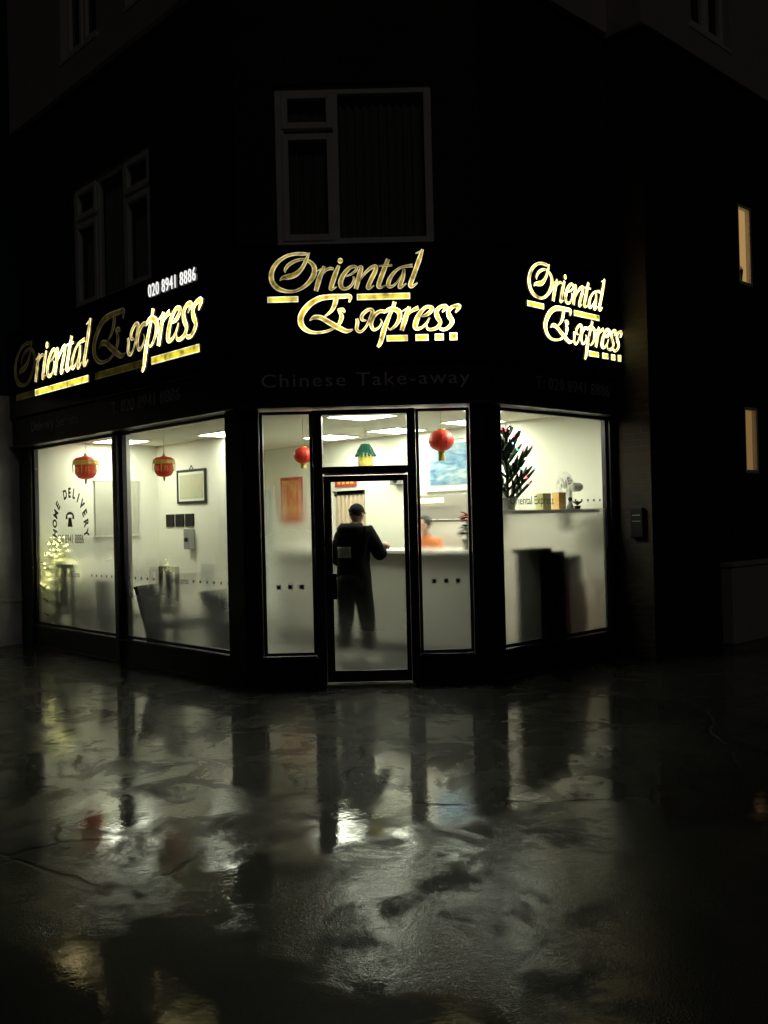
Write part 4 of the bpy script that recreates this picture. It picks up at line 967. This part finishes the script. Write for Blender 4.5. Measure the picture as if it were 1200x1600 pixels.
def head_geo(b, c, s=1.0):
    """skull with jaw, nose, ears, brow; faces +y"""
    vs, fs = [], []; seg, ring = 20, 14
    for i in range(ring + 1):
        th = math.pi * i / ring
        for k in range(seg):
            a = 2 * math.pi * k / seg; x = .076 * math.sin(th) * math.cos(a); y = .096 * math.sin(th) * math.sin(a); z = -.118 * math.cos(th)
            if z < 0: x *= 1 - .28 * (-z / .118) ** 1.5; y = y * (1 - .1 * (-z / .118)) + .012 * (-z / .118)
            if y > .06 and abs(x) < .016 and -.045 < z < .02: y += .022 * (1 - (z + .045) / .065 * .7)
            if y > .05 and .018 < abs(x) < .05 and 0 < z < .03: y -= .008
            vs.append((c[0] + x * s, c[1] + y * s, c[2] + z * s))
    for i in range(ring):
        for k in range(seg): q, w = i * seg + k, i * seg + (k + 1) % seg; fs.append((q, w, w + seg, q + seg))
    b.add(vs, fs)
    for sd in (-1, 1): b.ball((c[0] + sd * .078 * s, c[1] - .008, c[2] - .005), .03 * s, 8, 6, 0, (.35, .7, 1))
def hand_geo(b, wrist, d, side):
    """palm and five bent fingers along direction d"""
    d = Vector(d).normalized(); s = d.cross(Vector((0, 0, 1))).normalized() * side; dn = Vector((0, 0, -1)); w = Vector(wrist)
    b.tube([w, w + d * .04, w + d * .085], [.024, .036, .03], 8)
    for i, L in enumerate((.07, .08, .075, .06)):
        o = w + d * .08 + s * (-.026 + .0175 * i); b.tube([o, o + d * L * .5 + dn * .008, o + d * L * .8 + dn * .035, o + d * L * .78 + dn * .06], [.010, .0095, .009, .007], 6)
    o = w + d * .03 - s * .03; b.tube([o, o + d * .03 - s * .022 + dn * .01, o + d * .06 - s * .02 + dn * .03], [.012, .011, .008], 6)
PM = T(-.36, 10.15, .021, R(-28))
P = thing('person', 'person in black hooded jacket and cap standing at the counter', 'person', PM)
J = {'pelvis': ((0, 0, .96), (.165, .125)), 'waist': ((0, .01, 1.12), (.185, .14)), 'chest': ((0, .03, 1.32), (.20, .145)), 'collar': ((0, .025, 1.46), (.12, .10)), 'neck': ((0, .04, 1.545), .062), 'nape': ((0, .055, 1.61), .06),
     'ls': ((-.185, .02, 1.43), .088), 'le': ((-.275, .05, 1.16), .075), 'lw': ((-.16, .27, 1.08), .05), 'rs': ((.19, .05, 1.475), .105), 're': ((.275, .15, 1.19), .085), 'rw': ((.17, .37, 1.30), .055),
     'lh': ((-.10, 0, .86), .13), 'lk': ((-.125, .02, .50), .098), 'la': ((-.135, -.03, .12), .078), 'rh': ((.10, 0, .86), .13), 'rk': ((.135, .05, .50), .100), 'ra': ((.155, .02, .12), .080)}
E_ = [('pelvis', 'waist'), ('waist', 'chest'), ('chest', 'collar'), ('collar', 'neck'), ('neck', 'nape'), ('chest', 'ls'), ('ls', 'le'), ('le', 'lw'), ('chest', 'rs'), ('rs', 're'), ('re', 'rw'), ('pelvis', 'lh'), ('lh', 'lk'), ('lk', 'la'), ('pelvis', 'rh'), ('rh', 'rk'), ('rk', 'ra')]
HC = (0.01, .085, 1.675)
def man_extra(b):
    head_geo(b, HC, 1.0); hand_geo(b, (-.15, .30, 1.08), (.3, 1, .05), 1); hand_geo(b, (.165, .40, 1.315), (-.1, 1, .1), -1)
def man_cls(c):
    if (c.z > 1.535 and abs(c.x) < .115) or (c.y > .34 and c.z > .95): return 2
    return 0 if c.z > .86 else 1
skin_body('body', J, E_, man_cls, [M['jacket'], M['trouser'], M['skin']], P, PM, extra=man_extra)
b = MB(); b.lathe([(.19, .80), (.205, .84), (.20, .93), (.18, 1.0)], 22, 0); 
b.v = [(x * 1.02, y * .90, z) for x, y, z in b.v]; b.build('jacket_hem', M['jacket'], P, PM, smooth=True)
b = MB(); b.v = []; seg = 22
for i, (r, z, yo) in enumerate(((.13, 1.42, .0), (.175, 1.46, -.025), (.168, 1.53, -.035), (.13, 1.585, -.015), (.09, 1.57, .015), (.08, 1.48, .02))):
    for k in range(seg):
        a = 2 * math.pi * k / seg; y = r * math.sin(a); zz = z - .05 * max(0, math.sin(a)); b.v.append((r * math.cos(a), y * .85 + yo, zz))
for i in range(5):
    for k in range(seg): q, w = i * seg + k, i * seg + (k + 1) % seg; b.f.append([q, w, w + seg, q + seg]); b.m.append(0)
b.build('hood', M['jacket'], P, PM, smooth=True)
b = MB()
nx, nz = 6, 4
for i in range(nx + 1):
    for j in range(nz + 1):
        x = -.155 + .20 * i / nx; z = 1.195 + .125 * j / nz
        b.v.append((x, .03 - .152 * math.sqrt(max(0, 1 - (x / .235) ** 2)) - .010, z))
for i in range(nx):
    for j in range(nz): q = i * (nz + 1) + j; b.f.append([q, q + nz + 1, q + nz + 2, q + 1]); b.m.append(0)
o = b.build('back_print', M['patch'], P, PM, smooth=True); sd = o.modifiers.new('solid', 'SOLIDIFY'); sd.thickness = .004
b = MB(); seg = 24
for i in range(8):
    th = R(90) * i / 7
    for k in range(seg): a = 2 * math.pi * k / seg; b.v.append((HC[0] + .087 * math.cos(th) * math.cos(a), HC[1] + .105 * math.cos(th) * math.sin(a), HC[2] + .030 + .105 * math.sin(th)))
for i in range(7):
    for k in range(seg): q, w = i * seg + k, i * seg + (k + 1) % seg; b.f.append([q, w, w + seg, q + seg]); b.m.append(0)
capo = b.build('cap', M['cap'], P, PM, smooth=True)
b = MB(); n = 12
for i in range(n + 1):
    a = R(35 + 110 * i / n); x, y = .086 * math.cos(a), .104 * math.sin(a); e = .075 * math.sin(math.pi * i / n)
    b.v += [(HC[0] + x, HC[1] + y, HC[2] + .036), (HC[0] + x * 1.05, HC[1] + y + e, HC[2] + .02), (HC[0] + x * 1.05, HC[1] + y + e, HC[2] + .014), (HC[0] + x, HC[1] + y, HC[2] + .028)]
for i in range(n):
    for k in range(4): b.f.append([4 * i + k, 4 * i + (k + 1) % 4, 4 * (i + 1) + (k + 1) % 4, 4 * (i + 1) + k]); b.m.append(0)
b.build('peak', M['cap'], capo, PM)
MB().box(HC[0] - .05, HC[0] - .01, HC[1] - .105, HC[1] - .098, HC[2] + .045, HC[2] + .065).build('cap_badge', M['grey'], capo, PM)
b = MB(); b.ball((HC[0], HC[1] - .006, HC[2] + .012), .093, 18, 10, 0, (.86, 1.0, .62)); b.build('hair', M['hair'], P, PM, smooth=True)
for (x, y, a) in ((-.15, -.03, 8), (.165, .02, -10)):
    b = MB(); q = PM @ T(x, y, 0, R(a))
    b.v = []; prof = [(-.09, .034, .075), (-.06, .042, .085), (0, .044, .08), (.07, .05, .06), (.14, .048, .045), (.185, .03, .03)]
    for yy, w, h in prof: b.v += [(-w, yy, 0), (w, yy, 0), (w * .9, yy, h * .6), (w * .5, yy, h), (-w * .5, yy, h), (-w * .9, yy, h * .6)]
    for i in range(len(prof) - 1):
        for k in range(6): b.f.append([6 * i + k, 6 * i + (k + 1) % 6, 6 * (i + 1) + (k + 1) % 6, 6 * (i + 1) + k]); b.m.append(0)
    b.f += [[5, 4, 3, 2, 1, 0], [6 * (len(prof) - 1) + k for k in range(6)]]; b.m += [0, 0]
    b.build('shoe', M['shoe'], P, q, smooth=True)
# worker behind the counter, stooping over the work top
WM = T(.60, 11.75, .021, R(150))
P2 = thing('person', 'person in an orange top working behind the counter', 'person', WM)
J2 = {'pelvis': ((0, 0, .90), (.15, .115)), 'waist': ((0, .03, 1.05), (.15, .115)), 'chest': ((0, .08, 1.22), (.165, .12)), 'collar': ((0, .11, 1.34), (.10, .085)), 'neck': ((0, .13, 1.41), .052), 'nape': ((0, .15, 1.46), .052),
      'ls': ((-.16, .08, 1.31), .07), 'le': ((-.21, .14, 1.08), .055), 'lw': ((-.15, .34, 1.10), .04), 'rs': ((.16, .08, 1.31), .07), 're': ((.21, .14, 1.08), .055), 'rw': ((.15, .34, 1.10), .04),
      'lh': ((-.09, 0, .82), .10), 'lk': ((-.10, .02, .46), .08), 'la': ((-.10, -.02, .08), .06), 'rh': ((.09, 0, .82), .10), 'rk': ((.10, .02, .46), .08), 'ra': ((.10, -.02, .08), .06)}
HC2 = (0, .18, 1.53)
def w_extra(b): head_geo(b, HC2, .95); hand_geo(b, (-.145, .37, 1.10), (.2, 1, 0), 1); hand_geo(b, (.145, .37, 1.10), (-.2, 1, 0), -1)
skin_body('body', J2, E_, lambda c: 2 if (c.z > 1.40 or (c.y > .24 and c.z > .9)) else (0 if c.z > .82 else 1), [M['orange'], M['trouser'], M['skin']], P2, WM, extra=w_extra)
b = MB(); b.ball((HC2[0], HC2[1] - .022, HC2[2] + .03), .098, 18, 12, 0, (.92, 1.0, 1.05)); b.build('hair', M['hair'], P2, WM, smooth=True)
for s in (-1, 1):
    b = MB(); b.ball((HC2[0] + s * .028, HC2[1] + .082, HC2[2] + .008), .012, 8, 6); b.build('eye', M['blacks'], P2, WM, smooth=True)
    b = MB(); b.ball((s * .10, .05, .035), .05, 10, 6, 0, (.9, 2.2, .7)); b.build('shoe', M['blacks'], P2, WM, smooth=True)
for s in (-1, 1):
    b = MB(); b.ball((HC[0] + s * .03, HC[1] + .083, HC[2] + .008), .011, 8, 6); b.build('eye', M['blacks'], P, PM, smooth=True)
